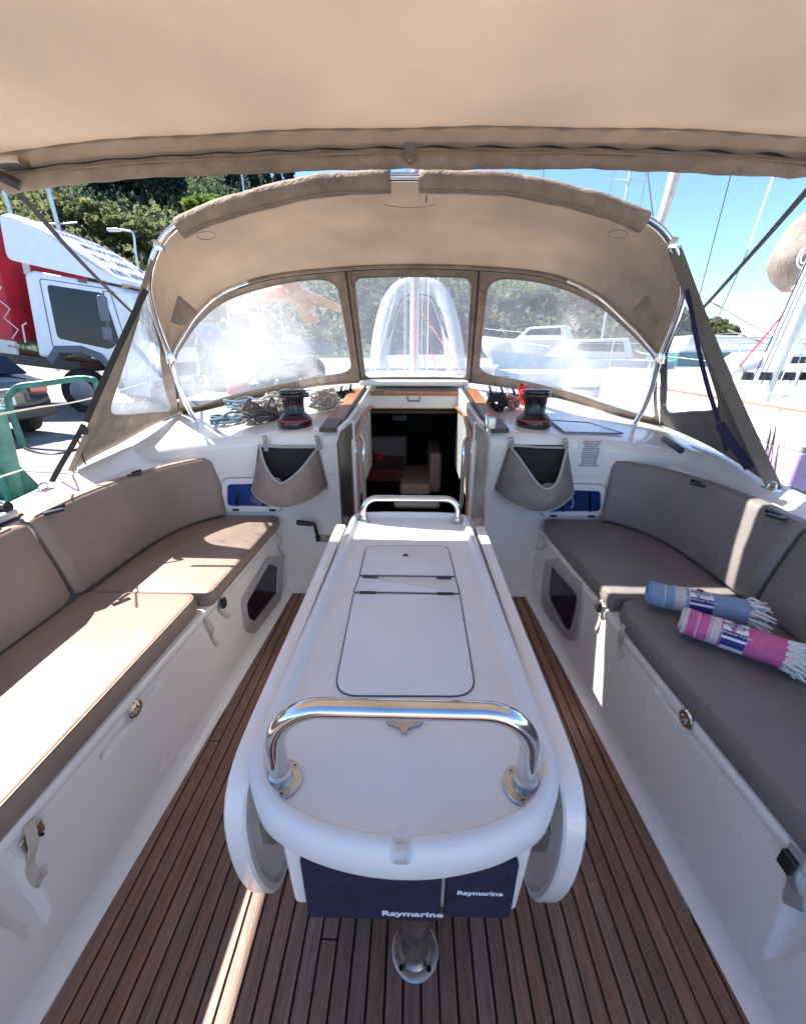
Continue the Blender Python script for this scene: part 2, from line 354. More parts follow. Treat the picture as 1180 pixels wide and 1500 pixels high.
# sole: dark caulking bed, every teak strip its own piece
sole=box('cockpit_sole',(0,(YB+1.86)/2,-.013),(1.6,1.86-YB,.02),caulk,yacht,bev=0)
pit=.0362; pw=.0315; planks={}
for i in range(-21,21):
    x=i*pit+.008; cuts=[YB]+sorted(random.uniform(-1,1.75) for _ in range(random.choice((0,0,1))))+[1.80]
    if i in(-18,-14): cuts=[YB,.93,1.80]
    for a,b in zip(cuts,cuts[1:]):
        if b-a<.05: continue
        L=b-a-.004
        mb=MB(); mb.box((0,0,0),(pw,L,.009)); v=mb.v
        o=mk('plank',mb.v,mb.f,teak,None,bev=.0008,seg=1); o.parent=sole; o.location=Vector((x,(a+b)/2,.0005+random.uniform(0,.0006)))-off(sole)
def sstep(a,b,x): t=max(0,min(1,(x-a)/(b-a))); return t*t*(3-2*t)
GR={-1:(wallpt(155,1105,-1),wallpt(232,1003,-1)),1:(wallpt(963,1012,1),wallpt(1050,1128,1))}
RC={-1:[wallpt(*q,-1) for q in((-60,1330),(-20,1245),(42,1262),(76,1335),(74,1350),(44,1374))],1:[wallpt(*q,1) for q in((1240,1330),(1200,1240),(1160,1285),(1119,1395),(1121,1408),(1142,1415))]}
def sdpoly(y,z,P):
    ins=False; d=9; n=len(P)
    for i in range(n):
        a,b=P[i-1],P[i]; ay,az,by,bz=a.y,a.z,b.y,b.z
        ey,ez=by-ay,bz-az; t=max(0,min(1,((y-ay)*ey+(z-az)*ez)/(ey*ey+ez*ez))); d=min(d,math.hypot(y-ay-t*ey,z-az-t*ez))
        if (az>z)!=(bz>z) and y<(by-ay)*(z-az)/(bz-az)+ay: ins=not ins
    return d if ins else -d
def dent(s,y,z):
    a,b=GR[s]; o=0
    y0,y1=min(a.y,b.y),max(a.y,b.y); zc=lerp(a.z,b.z,(y-a.y)/(b.y-a.y)); dy=max(y0-y,0,y-y1)
    o+=.016*(1-sstep(.006,.0125,math.hypot(dy,z-zc)))
    P=RC[s]; ym=max(p.y for p in P)
    if y<ym+.02:
        d=sdpoly(y,z,P); zl=min(p.z for p in P); zh=max(p.z for p in P)
        o+=sstep(-.002,.012,d)*(.006+.040*max(0,min(1,(z-zl)/(zh-zl))))
    return o
# bench fronts with fillet at the sole, bench tops, coamings: one long moulding per side, lofted along the boat
for s in(-1,1):
    rows=[]
    ys=list(np.linspace(YB,-.05,10))+list(np.linspace(-.04,1.83,374))+[1.90,1.97]
    for y in ys:
        x=abs(xw(s,y)); rz=.738+max(0,min(1,(y-.9)/.95))*.030; ex=.02+.075*max(0,min(1,(y-1.1)/.7))-.02
        prof=[(x-.029,-.004),(x-.027,.0075),(x-.016,.012),(x-.005,.024),(x,.045)]+[(x+.001+.002*zz_/.335,zz_) for zz_ in np.linspace(.05,.357,80)]+[(x-.001,.362),(x-.003,.378),(x+.001,.388),(x+.012,.392),(1.115,.392),(1.135,.40),(1.15,.69),(1.16,.705),(1.175,.712),(1.225,.716),(1.235,.722),(1.240+ex,rz-.008),(1.250+ex,rz),(1.275+ex,rz+.002),(1.290+ex,rz-.01),(1.31+ex,.62),(1.33+ex,.585),(1.44,.57),(1.50,.555),(1.52,.56),(1.525,.53),(1.50,.3),(1.42,-.5)]
        rows.append([Vector((s*((a+dent(s,y,b)) if (.05<=b<=.358 and a<.9) else a),y,b)) for a,b in prof])
    grid('bench_moulding',rows,gel,yacht,flip=(s>0))
# helm area behind the camera: unseen white seat added to bounce sunlight forward
box('helm_bounce_seat',(0,YB-.15,.20),(2.4,.5,.42),gel,yacht,bev=.03,seg=3)
# bulkhead + coachroof
OPX=.30
def roofgrid(x0,x1,nx,y0,y1,ny): return [[Vector((lerp(x0,x1,i/nx),lerp(y0,y1,j/ny),zroof(lerp(x0,x1,i/nx),lerp(y0,y1,j/ny)))) for i in range(nx+1)] for j in range(ny+1)]
for s in(-1,1):
    rows=[]; N=26
    xs=[s*lerp(OPX,1.60,i/N) for i in range(N+1)]
    for z in(-.01,.02): rows.append([Vector((x,1.80+(0.0 if z<.01 else .012),z)) for x in xs])
    for k in range(1,8): rows.append([Vector((x,1.815,.02+(zroof(x,1.85)-.05-.02)*k/7)) for x in xs])
    for k in range(1,6):
        a=math.pi/2*k/5; rows.append([Vector((x,1.815+.035*(1-math.cos(a)),zroof(x,1.85)-.05+.05*math.sin(a))) for x in xs])
    for j in range(1,9): rows.append([Vector((x,lerp(1.85,2.86,j/8),zroof(x,lerp(1.85,2.86,j/8)))) for x in xs])
    grid('coachroof',rows,gel,yacht,flip=(s<0))
    # outer side of the coachroof down to the side deck
    rows=[[Vector((s*a,y,z)) for a,z in((1.595,zroof(1.6,y)+.001),(1.615,zroof(1.6,y)-.01),(1.625,.62),(1.635,.575),(1.72-.02*max(0,y-4)**1.5,.56),(1.75-.02*max(0,y-4)**1.5,.53),(1.66-.02*max(0,y-4)**1.5,-.5))] for y in[1.82+i*.3 for i in range(17)]]
    grid('side_deck',rows,gel,yacht,flip=(s>0))
grid('coachroof_front',roofgrid(-1.6,1.6,24,2.85,6.6,14),gel,yacht,flip=False)
grid('foredeck',[[Vector((x*max(.05,1.45-.02*max(0,y-4)**1.5)/1.45,y,.60)) for x in(-1.5,-.7,0,.7,1.5)] for y in(6.4,7.5,8.5,9.5,10.8)],gel,yacht)
MB().prism([(-1.3,6.6,.98),(1.3,6.6,.98),(1.1,7.1,.6),(-1.1,7.1,.6)],(0,.02,-.0)).go('coachroof_face',gel,yacht)
# lower bulkhead below the companionway and its surround
box('companionway_sill',(0,1.84,.20),(2*OPX+.06,.06,.42),gel,yacht,bev=.008)
for s in(-1,1):
    MB().prism([(s*.268,1.80,.40),(s*.305,1.80,.40),(s*.345,1.80,.872),(s*.305,1.80,.905),(s*.268,1.80,.80)],(0,.10,0)).go('companionway_post',gel,yacht,bev=.01,seg=3)
    # slot side with inner trim
    MB().prism([(s*.300,1.86,.42),(s*.300,2.86,.42),(s*.300,2.86,.955),(s*.300,1.86,.885)],(s*.022,0,0)).go('slot_side',gel,yacht,bev=.004)
    MB().prism([(s*.325,1.84,.872),(s*.325,2.86,.945),(s*.325,2.86,.975),(s*.325,1.84,.90)],(s*.008,0,0)).go('hatch_track',blk,yacht)
    for (a,b,m) in((1.80,1.975,teakdark),(1.978,2.86,teakred)):
        MB().prism([(s*.345,a,zroof(.38,a)+.002),(s*.345,b,zroof(.38,b)+.002),(s*.345,b,zroof(.38,b)+.022),(s*.345,a,zroof(.38,a)+.022)],(s*.078,0,0)).go('teak_strip',m,yacht,bev=.003)
    MB().prism([(s*.262,1.86,.42),(s*.282,1.86,.42),(s*.282,1.86,.80),(s*.262,1.86,.80)],(0,.03,0)).go('door_jamb',teakred,yacht,bev=.002)
    MB().tube([V(s*.268,1.87,.80),V(s*.295,2.40,.845),V(s*.285,2.83,.835)],.010,6).go('inner_trim',teakred,yacht)
# sliding hatch pushed forward, with its teak bar, white aft face and pull
box('sliding_hatch',(0,3.35,.985),(.74,.98,.035),gel,yacht,bev=.012,seg=3)
box('hatch_bar',(.02,2.855,.920),(.72,.035,.026),teakred,yacht,bev=.004)
box('hatch_face',(.01,2.865,.865),(.66,.02,.085),gel,yacht,bev=.004)
tube('hatch_pull',[V(-.045,2.852,.90),V(-.038,2.84,.872),V(.038,2.84,.872),V(.045,2.852,.90)],.004,blk,yacht,n=0,seg=8)
box('inner_lintel',(.01,2.872,.822),(.64,.03,.014),teakred,yacht,bev=.002)
# the two acrylic doors, folded open into the cockpit
for s in(-1,1):
    a=V(s*.272,1.845,.0); b=V(s*(.305),1.62,.0)
    d=MB().prism([a+V(0,0,.44),b+V(0,0,.44),b+V(0,0,.845),b.lerp(a,.25)+V(0,0,.885),a+V(0,0,.895)],(s*.008,0,0)).go('companionway_door',smoke if s<0 else smoke2,yacht,bev=.002)
    MB().prism([a+V(-s*.003,0,.44),a+V(-s*.003,-.02,.44),a+V(-s*.003,-.02,.90),a+V(-s*.003,0,.90)],(s*.014,0,0)).go('door_edge',alu,d,bev=.002)
    for z in(.55,.78): box('hinge',a+V(-s*.004,-.01,z),(.012,.03,.05),ss,d,bev=.003)
    tube('grab_rail',[V(s*.245,1.93,.45),V(s*.245,1.93,.72),V(s*.25,1.96,.78),V(s*.275,2.0,.80)],.011,ss,yacht,n=6,seg=12)
tube('door_bar',[V(.315,1.79,.93),V(.318,1.78,.90),V(.322,1.77,.62)],.008,ss,yacht,n=4)
box('door_catch',(.335,1.765,.905),(.035,.025,.05),ssb,yacht,bev=.004)
# saloon seen through the companionway
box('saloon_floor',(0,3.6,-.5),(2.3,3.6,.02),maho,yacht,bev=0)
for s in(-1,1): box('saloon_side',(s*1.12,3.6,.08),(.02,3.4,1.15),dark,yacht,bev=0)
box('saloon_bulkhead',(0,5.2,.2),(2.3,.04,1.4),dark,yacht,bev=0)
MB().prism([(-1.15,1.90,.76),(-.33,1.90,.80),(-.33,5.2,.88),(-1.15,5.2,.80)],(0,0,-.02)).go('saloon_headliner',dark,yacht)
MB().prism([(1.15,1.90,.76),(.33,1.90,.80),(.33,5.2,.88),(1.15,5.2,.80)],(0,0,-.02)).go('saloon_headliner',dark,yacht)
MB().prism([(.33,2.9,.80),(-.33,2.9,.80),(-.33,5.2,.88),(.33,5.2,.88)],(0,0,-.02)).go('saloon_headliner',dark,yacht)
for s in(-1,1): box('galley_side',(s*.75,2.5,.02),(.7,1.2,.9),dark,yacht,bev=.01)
box('cabin_light',at(585,612,y=4.6),(.16,.02,.06),white,yacht,bev=.004)
c=at(570,660,y=3.9); box('settee_back',c+V(-.05,0,0),(.44,.12,.30),sett,yacht,bev=.03,seg=3)
c=at(566,680,y=3.45); ta=box('saloon_table',c+V(0,.1,-.02),(.30,.5,.02),maho,yacht,bev=.006,seg=3)
box('table_edge',c+V(0,-.16,-.06),(.30,.02,.09),maho,yacht,bev=.004)
MB().lathe([(0,0),(.018,0),(.018,.085),(.006,.11),(.006,.14),(0,.14)],at(546,676,y=3.4)+V(0,0,-.01),14).go('bottle',glassd,yacht,smooth=True)
MB().lathe([(0,0),(.03,.0),(.045,.02),(.04,.04),(0,.05)],at(553,674,y=3.42),14).go('fruit_bowl',red,yacht,smooth=True)
c=at(632,672,y=3.5); box('settee_arm',c+V(.02,0,-.05),(.10,.6,.34),sett,yacht,bev=.03,seg=3)
c=at(608,702,y=3.4); box('settee_seat',c+V(0,0,0),(.26,.6,.10),sett,yacht,bev=.03,seg=3)
c=at(610,735,y=3.0); box('settee_base',c,(.36,.2,.05),offw,yacht,bev=.02)
# bulkhead portlights over the seats
for s,o_,i_ in((-1,(325,702,412,750),(332,710,407,742)),(1,(793,708,887,757),(802,717,880,750))):
    f=lambda b,y,r:rpoly([at(b[0],b[1],y=y),at(b[2],b[1]+3*s if s>0 else b[1]-2,y=y),at(b[2],b[3],y=y),at(b[0],b[3],y=y)],r)
    O=f(o_,1.80,.03); I=f(i_,1.80,.022); n=len(O)
    v=[q+V(0,.013,0) for q in O]+[q for q in O]+[q for q in I]+[q+V(0,.013,0) for q in I]; fc=[]
    for r_ in range(3): fc+=[(r_*n+k,r_*n+(k+1)%n,(r_+1)*n+(k+1)%n,(r_+1)*n+k) for k in range(n)]
    fr=mk('portlight',v,fc,white,yacht,bev=.003)
    MB().tube([q+V(0,.0125,0)+(q-sum(O,V(0,0,0))/n).normalized()*.003 for q in O],.002,5,cyc=True).go('frame_outline',webg,fr)  # thin grey outline around the frame
    MB().prism([q+V(0,.010,0) for q in I],(0,.004,0)).go('pane',glassb,fr)
    c=sum(I,V(0,0,0))/n
    for dx in(-.06,.07): tube('pane_latch',[c+V(dx*s,.006,.045),c+V(dx*s+.004*s,.002,0),c+V(dx*s+.016*s,.004,-.055)],.004,glassd,fr,n=5,seg=8)
    for k in(0,1): box('sash_clip',c+V((-.09 if k else .09),-.004,-.074),(.03,.006,.01),blk,fr,bev=.001)
# side portlights low in the bench fronts
PL=[(-1,[(352,878),(392,815),(413,816),(413,850),(411,876),(372,928),(358,924)],[(358,884),(391,826),(405,830),(404,868),(371,911),(361,905)]),
    (1,[(794,866),(801,819),(818,819),(856,858),(855,878),(846,937),(830,937),(797,893)],[(805,876),(810,828),(849,872),(847,888),(838,924),(829,921)])]
for s,O,I in PL:
    O=resample(rpoly([wallpt(*q,s) for q in O],.03,5),60,True); I=resample(rpoly([wallpt(*q,s) for q in I],.02,5),60,True)
    # start both rings at the same bearing
    co=sum(O,V(0,0,0))/60; ang=lambda p:math.atan2(p.z-co.z,p.y-co.y)
    O=sorted(O,key=ang); I=sorted(I,key=ang); n=60; dv=V(-s*.010,0,0); lo=V(s*.004,0,0)
    v=[q+lo for q in O]+[q+dv*.8 for q in O]+[q.lerp(r_,.5)+dv*1.5 for q,r_ in zip(O,I)]+[q+dv for q in I]+[q+dv*.1 for q in I]
    fc=[]
    for r_ in range(4): fc+=[(r_*n+k,r_*n+(k+1)%n,(r_+1)*n+(k+1)%n,(r_+1)*n+k) for k in range(n)]
    fr=mk('side_portlight',v,fc,alul,yacht,smooth=True)
    MB().prism([q+dv*.3 for q in I],-dv*.2).go('pane',glassd,fr)
# locker latches, finger grooves, drains and lid seams in the bench fronts
for s,q,a,b in((-1,(197,1038),(155,1105),(232,1003)),(1,(1006,1053),(963,1012),(1050,1128))):
    c=wallpt(*q,s); M=Matrix.Rotation(-s*math.pi/2,3,'Y')
    l=MB().lathe([(.0,0),(.023,.0),(.024,.003),(.020,.007),(.012,.008),(.010,.004),(.007,.003),(.0,.006)],c,28,M).go('locker_latch',ss,yacht,smooth=True)
    MB().lathe([(.0,0),(.007,0),(.006,.010),(.0,.012)],c+V(-s*.004,-.004,0),16,M).go('latch_button',ssb,l,smooth=True)
    A=wallpt(*a,s);B=wallpt(*b,s); D=(B-A).normalized()
    continue
    pp=rpoly([A+V(0,0,.010),B+V(0,0,.010),B+V(0,0,-.010),A+V(0,0,-.010)],.009,4)
    n=len(pp); cc=sum(pp,V(0,0,0))/n
    v=[p_+V(-s*.0015,0,0) for p_ in pp]+[p_.lerp(cc,.0)+V(-s*.004,0,0)+ (cc-p_).normalized()*.0015 for p_ in pp]+[p_+V(-s*.004,0,0)+(cc-p_).normalized()*.004 for p_ in pp]+[p_+V(s*.001,0,0)+(cc-p_).normalized()*.006 for p_ in pp]
    fc=[]
    for r_ in range(3): fc+=[(r_*n+k,r_*n+(k+1)%n,(r_+1)*n+(k+1)%n,(r_+1)*n+k) for k in range(n)]
    mk('finger_groove',v,fc,gel,yacht,smooth=True)
    # moulded recess at the aft end of the bench (wedge bumps)
for s,pts in () and ((-1,[(0,1300),(40,1255),(75,1330),(75,1355),(40,1372),(0,1320)]),(1,[(1180,1300),(1152,1310),(1118,1395),(1120,1410),(1142,1412),(1180,1370)])):
    P=[wallpt(*q,s) for q in pts]; P=rpoly(P,.02,5); c=sum(P,V(0,0,0))/len(P); n=len(P)
    v=[q+V(s*.002,0,0) for q in P]+[q+V(-s*.004,0,0)+(c-q)*.05 for q in P]+[q+V(-s*.003,0,0)+(c-q)*.14 for q in P]+[c+(q-c)*.80+V(-s*.0007,0,0) for q in P]
    fc=[]
    for r_ in range(3): fc+=[(r_*n+k,r_*n+(k+1)%n,(r_+1)*n+(k+1)%n,(r_+1)*n+k) for k in range(n)]
    mk('moulded_recess',v,fc,gel,yacht,smooth=True)
# small fittings on bench front: cushion retaining straps and clips
def lash(pts,s,m=webc,clip=None,wd=.014):
    P=[wallpt(*q,s)+V(-s*(.006+.008*math.sin(i*2.1)),0,0) for i,q in enumerate(pts)]
    t=strap('cushion_strap',P,wd,m,yacht,n=6,side=(0,1,0))
    if clip:
        c=wallpt(*clip,s)+V(-s*.014,0,0); box('clip',c,(.014,.026,.036),blk,t,bev=.004)
    return t
lash([(298,905),(306,918),(312,935),(318,944)],-1); lash([(318,868),(324,882),(322,893),(334,903)],-1,clip=(322,883))
lash([(400,778),(408,790),(410,805),(418,818)],-1,wd=.010)
lash([(38,1205),(40,1240),(45,1270),(53,1292),(56,1280)],-1,wd=.02)
lash([(884,880),(880,893),(878,905),(874,922)],1,clip=(882,888)); lash([(917,915),(914,930),(906,945),(912,962)],1,wd=.018)
lash([(797,785),(800,795),(795,803),(786,804)],1,wd=.008)
lash([(1172,1245),(1165,1275),(1160,1300),(1165,1318),(1172,1330)],1,webg,clip=(1165,1263),wd=.026)
c=wallpt(45,1225,-1); box('eye_plate',c+V(.004,0,0),(.006,.045,.03),ssb,yacht,bev=.003)
for q in((56,1222),(47,1236)):
    c=wallpt(*q,-1); MB().lathe([(0,0),(.0035,0),(.003,.008),(0,.009)],c+V(.003,0,0),10,Matrix.Rotation(math.pi/2,3,'Y')).go('screw',blk,yacht)
# slim lid seams above the grooves
for s,a,b in():
    P=[wallpt(lerp(a[0],b[0],t),lerp(a[1],b[1],t),s) for t in(0,1)]
    z=(P[0].z+P[1].z)/2
    tube('lid_seam',[V(xw(s,y)-s*.0005,y,.352) for y in(.45,.8,1.02)],.0013,webg,yacht,n=2,seg=6)
# coachroof aft face: shallow moulding line, sticker, hull corner posts
for s in(-1,1):
    tube('moulding_line',[V(s*x,1.8145,.655) for x in(.36,.6,.88,1.15)],.0018,offw,yacht,n=3,seg=6)
stk=MB(); O=at(847,645,y=1.8135);E_=at(880,686,y=1.8135); stk.prism([(O.x,1.8135,O.z),(E_.x,1.8135,O.z),(E_.x,1.8135,E_.z),(O.x,1.8135,E_.z)],(0,.001,0)); stk=stk.go('warning_sticker',white,yacht)
WORDS="WARNING READ THE MANUAL BEFORE USE OF THE YACHT KEEP CLEAR OF LINES UNDER LOAD WEAR A LIFE JACKET AT NIGHT CLOSE ALL HATCHES AND SEACOCKS WHEN SAILING".split()
_k=0
for r_ in range(12):
    z=O.z-.006-r_*(O.z-E_.z-.008)/12
    ln='';
    while len(ln)<20: ln+=WORDS[_k%len(WORDS)]+' '; _k+=1
    text('print',ln.strip(),.0098,((O.x+E_.x)/2,1.8128,z),(1,0,0),(0,0,1),(red if r_==0 else ink),stk,sx=.62)
# chainplate pad, deck solar panel / flush hatch on starboard coachroof, deck organisers
P=[onroof(*q) for q in((797,622),(858,626),(908,640),(812,634))]
P=[onroof(*q)+V(0,0,.004) for q in((803,618),(862,622),(912,638),(826,636))]
fh=MB().prism(P,(0,0,.006)).go('flush_hatch',panelm,yacht,bev=.002)
MB().tube([q_+V(0,0,.0065) for q_ in P],.0022,6,cyc=True).go('gasket',ink,fh)
for s in(-1,1):
    P=[V(s*x,y,zroof(x,y)+.001) for x,y in((1.10,2.0),(1.03,2.5),(.80,2.75))]
    pass
# pump handle socket
c=at(474,788,y=1.812); so_=box('pump_plate',c,(.085,.006,.042),ssb,yacht,bev=.008)
for dx in(-.02,.018): MB().lathe([(0,0),(.005,0),(.004,.003),(0,.004)],c+V(dx,-.003,.01),10,Matrix.Rotation(math.pi/2,3,'X')).go('screw',blk,so_)
# rope clutches
def clutch(px,py,k):
    p=onroof(px,py); m=MB(); m.prism([p+V(-.012,-.05,.0),p+V(-.012,.05,0),p+V(-.012,.04,.035),p+V(-.012,-.02,.045),p+V(-.012,-.05,.02)],(.024,0,0)); b=m.go('rope_clutch',blk,yacht,bev=.004)
    box('clutch_lever',p+V(0,-.01,.055),(.016,.07,.010),alu if k%2 else blk,b,bev=.003,rot=Matrix.Rotation(R(18),3,'X'))
for k in range(5): clutch(488+k*6.5,584-k*1.2,k)
for k in range(7): clutch(716+k*8.5,582+k*.9,k)
# genoa tracks, cars, clips on the coamings
for s in(-1,1):
    box('genoa_track',(s*1.215,.55,.724),(.026,1.15,.012),blk if s<0 else blkg,yacht,bev=.003)
    box('track_slot',(s*1.215,.55,.7315),(.012,1.13,.004),alu,yacht,bev=.001)
    car=box('track_car',(s*1.215,1.05 if s<0 else .92,.742),(.05,.10,.022),alu,yacht,bev=.006,seg=3)
    for dy in(-.035,.035): MB().lathe([(0,-.014),(.016,-.014),(.010,-.004),(.010,.004),(.016,.014),(0,.014)],(s*1.215,(1.05 if s<0 else .92)+dy,.765),16,Matrix.Rotation(math.pi/2,3,'Y')).go('sheave',blk,car,smooth=True)
if 1:
    for s,q in((-1,(198,697)),(-1,(80,752)),(1,(1020,712)),(1,(1135,760))):
        p=at(*q,z=.722); a=MB(); a.box(p+V(0,.0,.006),(.018,.05,.010),Matrix.Rotation(R(35*s),3,'Z')); a.box(p+V(.012*s,.03,.008),(.008,.045,.012),Matrix.Rotation(R(10*s),3,'Z')); a=a.go('backrest_clip',blk,yacht,bev=.002)
# triangular fairing plates where the rim meets the coaming
0 and MB().prism([at(62,732,z=.752),at(138,727,z=.742),at(152,700,z=.77),at(112,702,z=.775)],(0,0,-.012)).go('fairing',gel,yacht,bev=.004)
0 and MB().prism([at(1085,742,z=.735),at(1158,742,z=.745),at(1120,710,z=.765),at(1080,690,z=.77)],(0,0,-.012)).go('fairing',gel,yacht,bev=.004)
# pad eyes on the rims
def padeye(p):
    a=box('pad_eye',p,(.03,.05,.004),ss,yacht,bev=.001); tube('eye',[p+V(0,-.016,0),p+V(0,-.012,.022),p+V(0,.012,.022),p+V(0,.016,0)],.003,ss,a,n=5,seg=8); return a
EYEL=at(70,700,z=.772); EYER=at(1120,712,z=.772)
padeye(at(66,718,z=.765)); padeye(at(1128,716,z=.765))
# handle on starboard coaming edge (black grip)
tube('coaming_grip',[at(972,643,z=.835),at(985,652,z=.832),at(997,660,z=.825)],.013,blk,yacht,n=4,seg=12)
# mast, sheets and stays seen through the centre window
mb=MB(); mb.tube([V(-.0,4.25,.96),V(-.0,4.25,15)],.075,24,flat=.62); mast=mb.go('mast',mastm,yacht,smooth=True)
for i in range(9):
    x=-.10+i*.028+random.uniform(-.006,.006); top=V(x*.6+random.uniform(-.01,.01),4.14,9)
    MB().tube([V(x,4.12+random.uniform(-.05,.03),1.0),top],.0055,6).go('halyard',[webc,webg,webc,white,red,webg,webc,webg,white][i],mast)
for (a,b) in(((-.34,3.5,.97),(-.05,4.2,2.1)),((.05,4.2,1.55),(.42,3.4,.97)),((.10,4.2,1.4),(.22,3.9,.98))):
    MB().tube([V(*a),V(*b)],.005,6).go('stay',webc if a[0]<0 else red,mast)
# =============================================================== COCKPIT TABLE
tb=thing('cockpit_table','long white fold down cockpit table with chrome grab rails standing on the teak sole','table',(0.0,.9,0))
TC=-.01
outl=[(TC-.222,1.395),(TC-.238,.56),(TC-.243,.44),(TC-.20,.358),(TC-.14,.322),(TC-.07,.303),(TC,.297),(TC+.07,.303),(TC+.14,.322),(TC+.20,.358),(TC+.240,.44),(TC+.236,.56),(TC+.222,1.395)]
far=[(TC+.19,1.425),(TC+.10,1.435),(TC-.10,1.435),(TC-.19,1.425)]
O=resample(cr([V(a,b,0) for a,b in outl],8)+[V(a,b,0) for a,b in far],700,True)
def notch(q,d,z):
    return -.017*(1-sstep(.007,.014,abs(q.x-TC)))*min(1,max(0,(z-.6085)/.012)) if (q.y<.4 and .0015<d) else 0
ringslab('tabletop',O,[(.014,.570),(.004,.571),(.001,.577),(0,.600),(.002,.612),(.006,.620),(.011,.6255),(.017,.6275),(.023,.6265),(.027,.621),(.030,.614),(.034,.6095),(.040,.6088),(.048,.6070)],gelgrip,tb,zf=notch,cap=False)
FO=inset(ccw(resample(O,90,True)),.0385)
MB().prism([V(q.x,q.y,.6086) for q in FO],(0,0,-.004)).go('table_face',gelgrip,tb)
def lid(pts,r,nm='lid'):
    P=[at(*q,z=.6095) for q in pts]; P=rpoly(P,r,7); 
    o=ringslab(nm,[(p.x,p.y) for p in P],[(0,.6095),(.0008,.6115),(.0025,.6125)],gelgrip,tb)
    P2=[V(p.x,p.y,.6102) for p in P]; c=sum(P2,V(0,0,0))/len(P2)
    MB().tube([p+(p-c).normalized()*.0012 for p in P2],.0013,6,cyc=True).go('gasket',ink,o,smooth=True); return o
l1=lid([(537,800),(655,800),(666,844.5),(527,843)],[.03,.03,.002,.002])
MB().lathe([(0,.0),(.011,.0),(.011,.002),(.008,.0025),(.0075,-.001),(0,-.001)],at(594,814,z=.6125),20).go('finger_ring',ss,l1,smooth=True)
MB().lathe([(0,.0),(.0078,.0),(.0075,.0012),(0,.0012)],at(594,814,z=.6125),16).go('finger_hole',caulk,l1)
l2=lid([(526.5,845.5),(666.5,847),(672.5,869.5),(518.5,867.5)],.002)
l3=lid([(518,870.5),(673,872),(697,1020),(489,1019)],[.002,.002,.045,.045])
for q in((542,845),(650,846.5),(539,868),(652,869.5)): 
    p=at(*q,z=.6135); h=box('hinge',p,(.042,.012,.0015),blkg,tb,bev=.0005); 
# grab rails
def rail(y,xa,xb,h,r,cr_,fl,zb=.6095):
    o=None; pts=[V(xa,y,zb),V(xa,y,zb+h-cr_)]
    for k in range(1,9): a=math.pi/2*k/8; pts.append(V(xa+cr_*(1-math.cos(a)),y+.004*k/8,zb+h-cr_+cr_*math.sin(a)))
    for k in range(0,9): a=math.pi/2*k/8; pts.append(V(xb-cr_*(1-math.sin(a)) ,y+.004,zb+h-cr_+cr_*math.cos(a)))
    pts.append(V(xb,y,zb))
    o=MB().tube(pts,r,24).go('grab_rail',ss,tb,smooth=True)
    for x in(xa,xb):
        f_=MB().lathe([(0,0),(fl,0),(fl,.004),(fl-.0015,.0055),(r+.0045,.0062),(r+.0035,.008),(r+.003,.020),(r+.001,.022),(r,.0225)],(x,y,zb),32).go('flange',ssb,o,smooth=True)
        for k in range(3):
            a=R(90+120*k+ (20 if x<0 else -20)+60); p=V(x+math.cos(a)*(fl*.80),y+math.sin(a)*(fl*.80),zb+.0055)
            MB().lathe([(0,0),(.0042,0),(.0038,.0018),(.0016,.0018),(.0012,.0008),(0,.0008)],p,12).go('screw',blkg if k==9 else ssb,o)
            MB().lathe([(0,.0),(.0018,.0),(0,.0003)],p+V(0,0,.0024),6).go('screw_socket',caulk,o)
    return o
rail(.398,-.190,.166,.142,.0138,.070,.031)
rail(1.372,-.182,.166,.088,.0115,.050,.026,zb=.609)
p=at(592,1062,z=.6095); MB().prism(rpoly([p+V(-.034,.012,0),p+V(.034,.012,0),p+V(.028,-.002,0),p+V(.006,-.010,0),p+V(.004,-.020,0),p+V(-.004,-.020,0),p+V(-.006,-.010,0),p+V(-.028,-.002,0)],.004,3),(0,0,.008)).go('catch_plate',ssb,tb,bev=.003)
# body with the instrument covers
body=MB().prism([(-.178,.337,.60),(-.172,.337,.424),(.160,.337,.424),(.168,.337,.60)],(0,1.0,0)).go('table_body',gel,tb,bev=.008,seg=3)
for nm,x0,x1,z0,z1,tx,ts in(('instrument_cover',-.150,.046,.414,.556,.005,.0165),('instrument_cover',.051,.148,.428,.562,.098,.0118)):
    A=rpoly([V(x0,.326,z0),V(x1,.326,z0),V(x1,.326,z1),V(x0,.326,z1)],.008,4)
    c_=MB().prism(A,(0,.012,0)).go(nm,navy,tb,bev=.004,seg=3)
    text('lettering','Raymarine',ts,(tx if x0<0 else .099,.3252,z0+(.022 if x0<0 else .066)),(1,0,0),(0,0,1),lettm,c_,bold=.03,sx=1.28)
for x in(-.150,.138): MB().lathe([(0,0),(.011,0),(.012,-.018),(0,-.02)],(x,.36,.423),14).go('foot_knob',ssb,tb,smooth=True)
box('cable_box',(-.062,.365,.405),(.045,.05,.03),blk,tb,bev=.004)
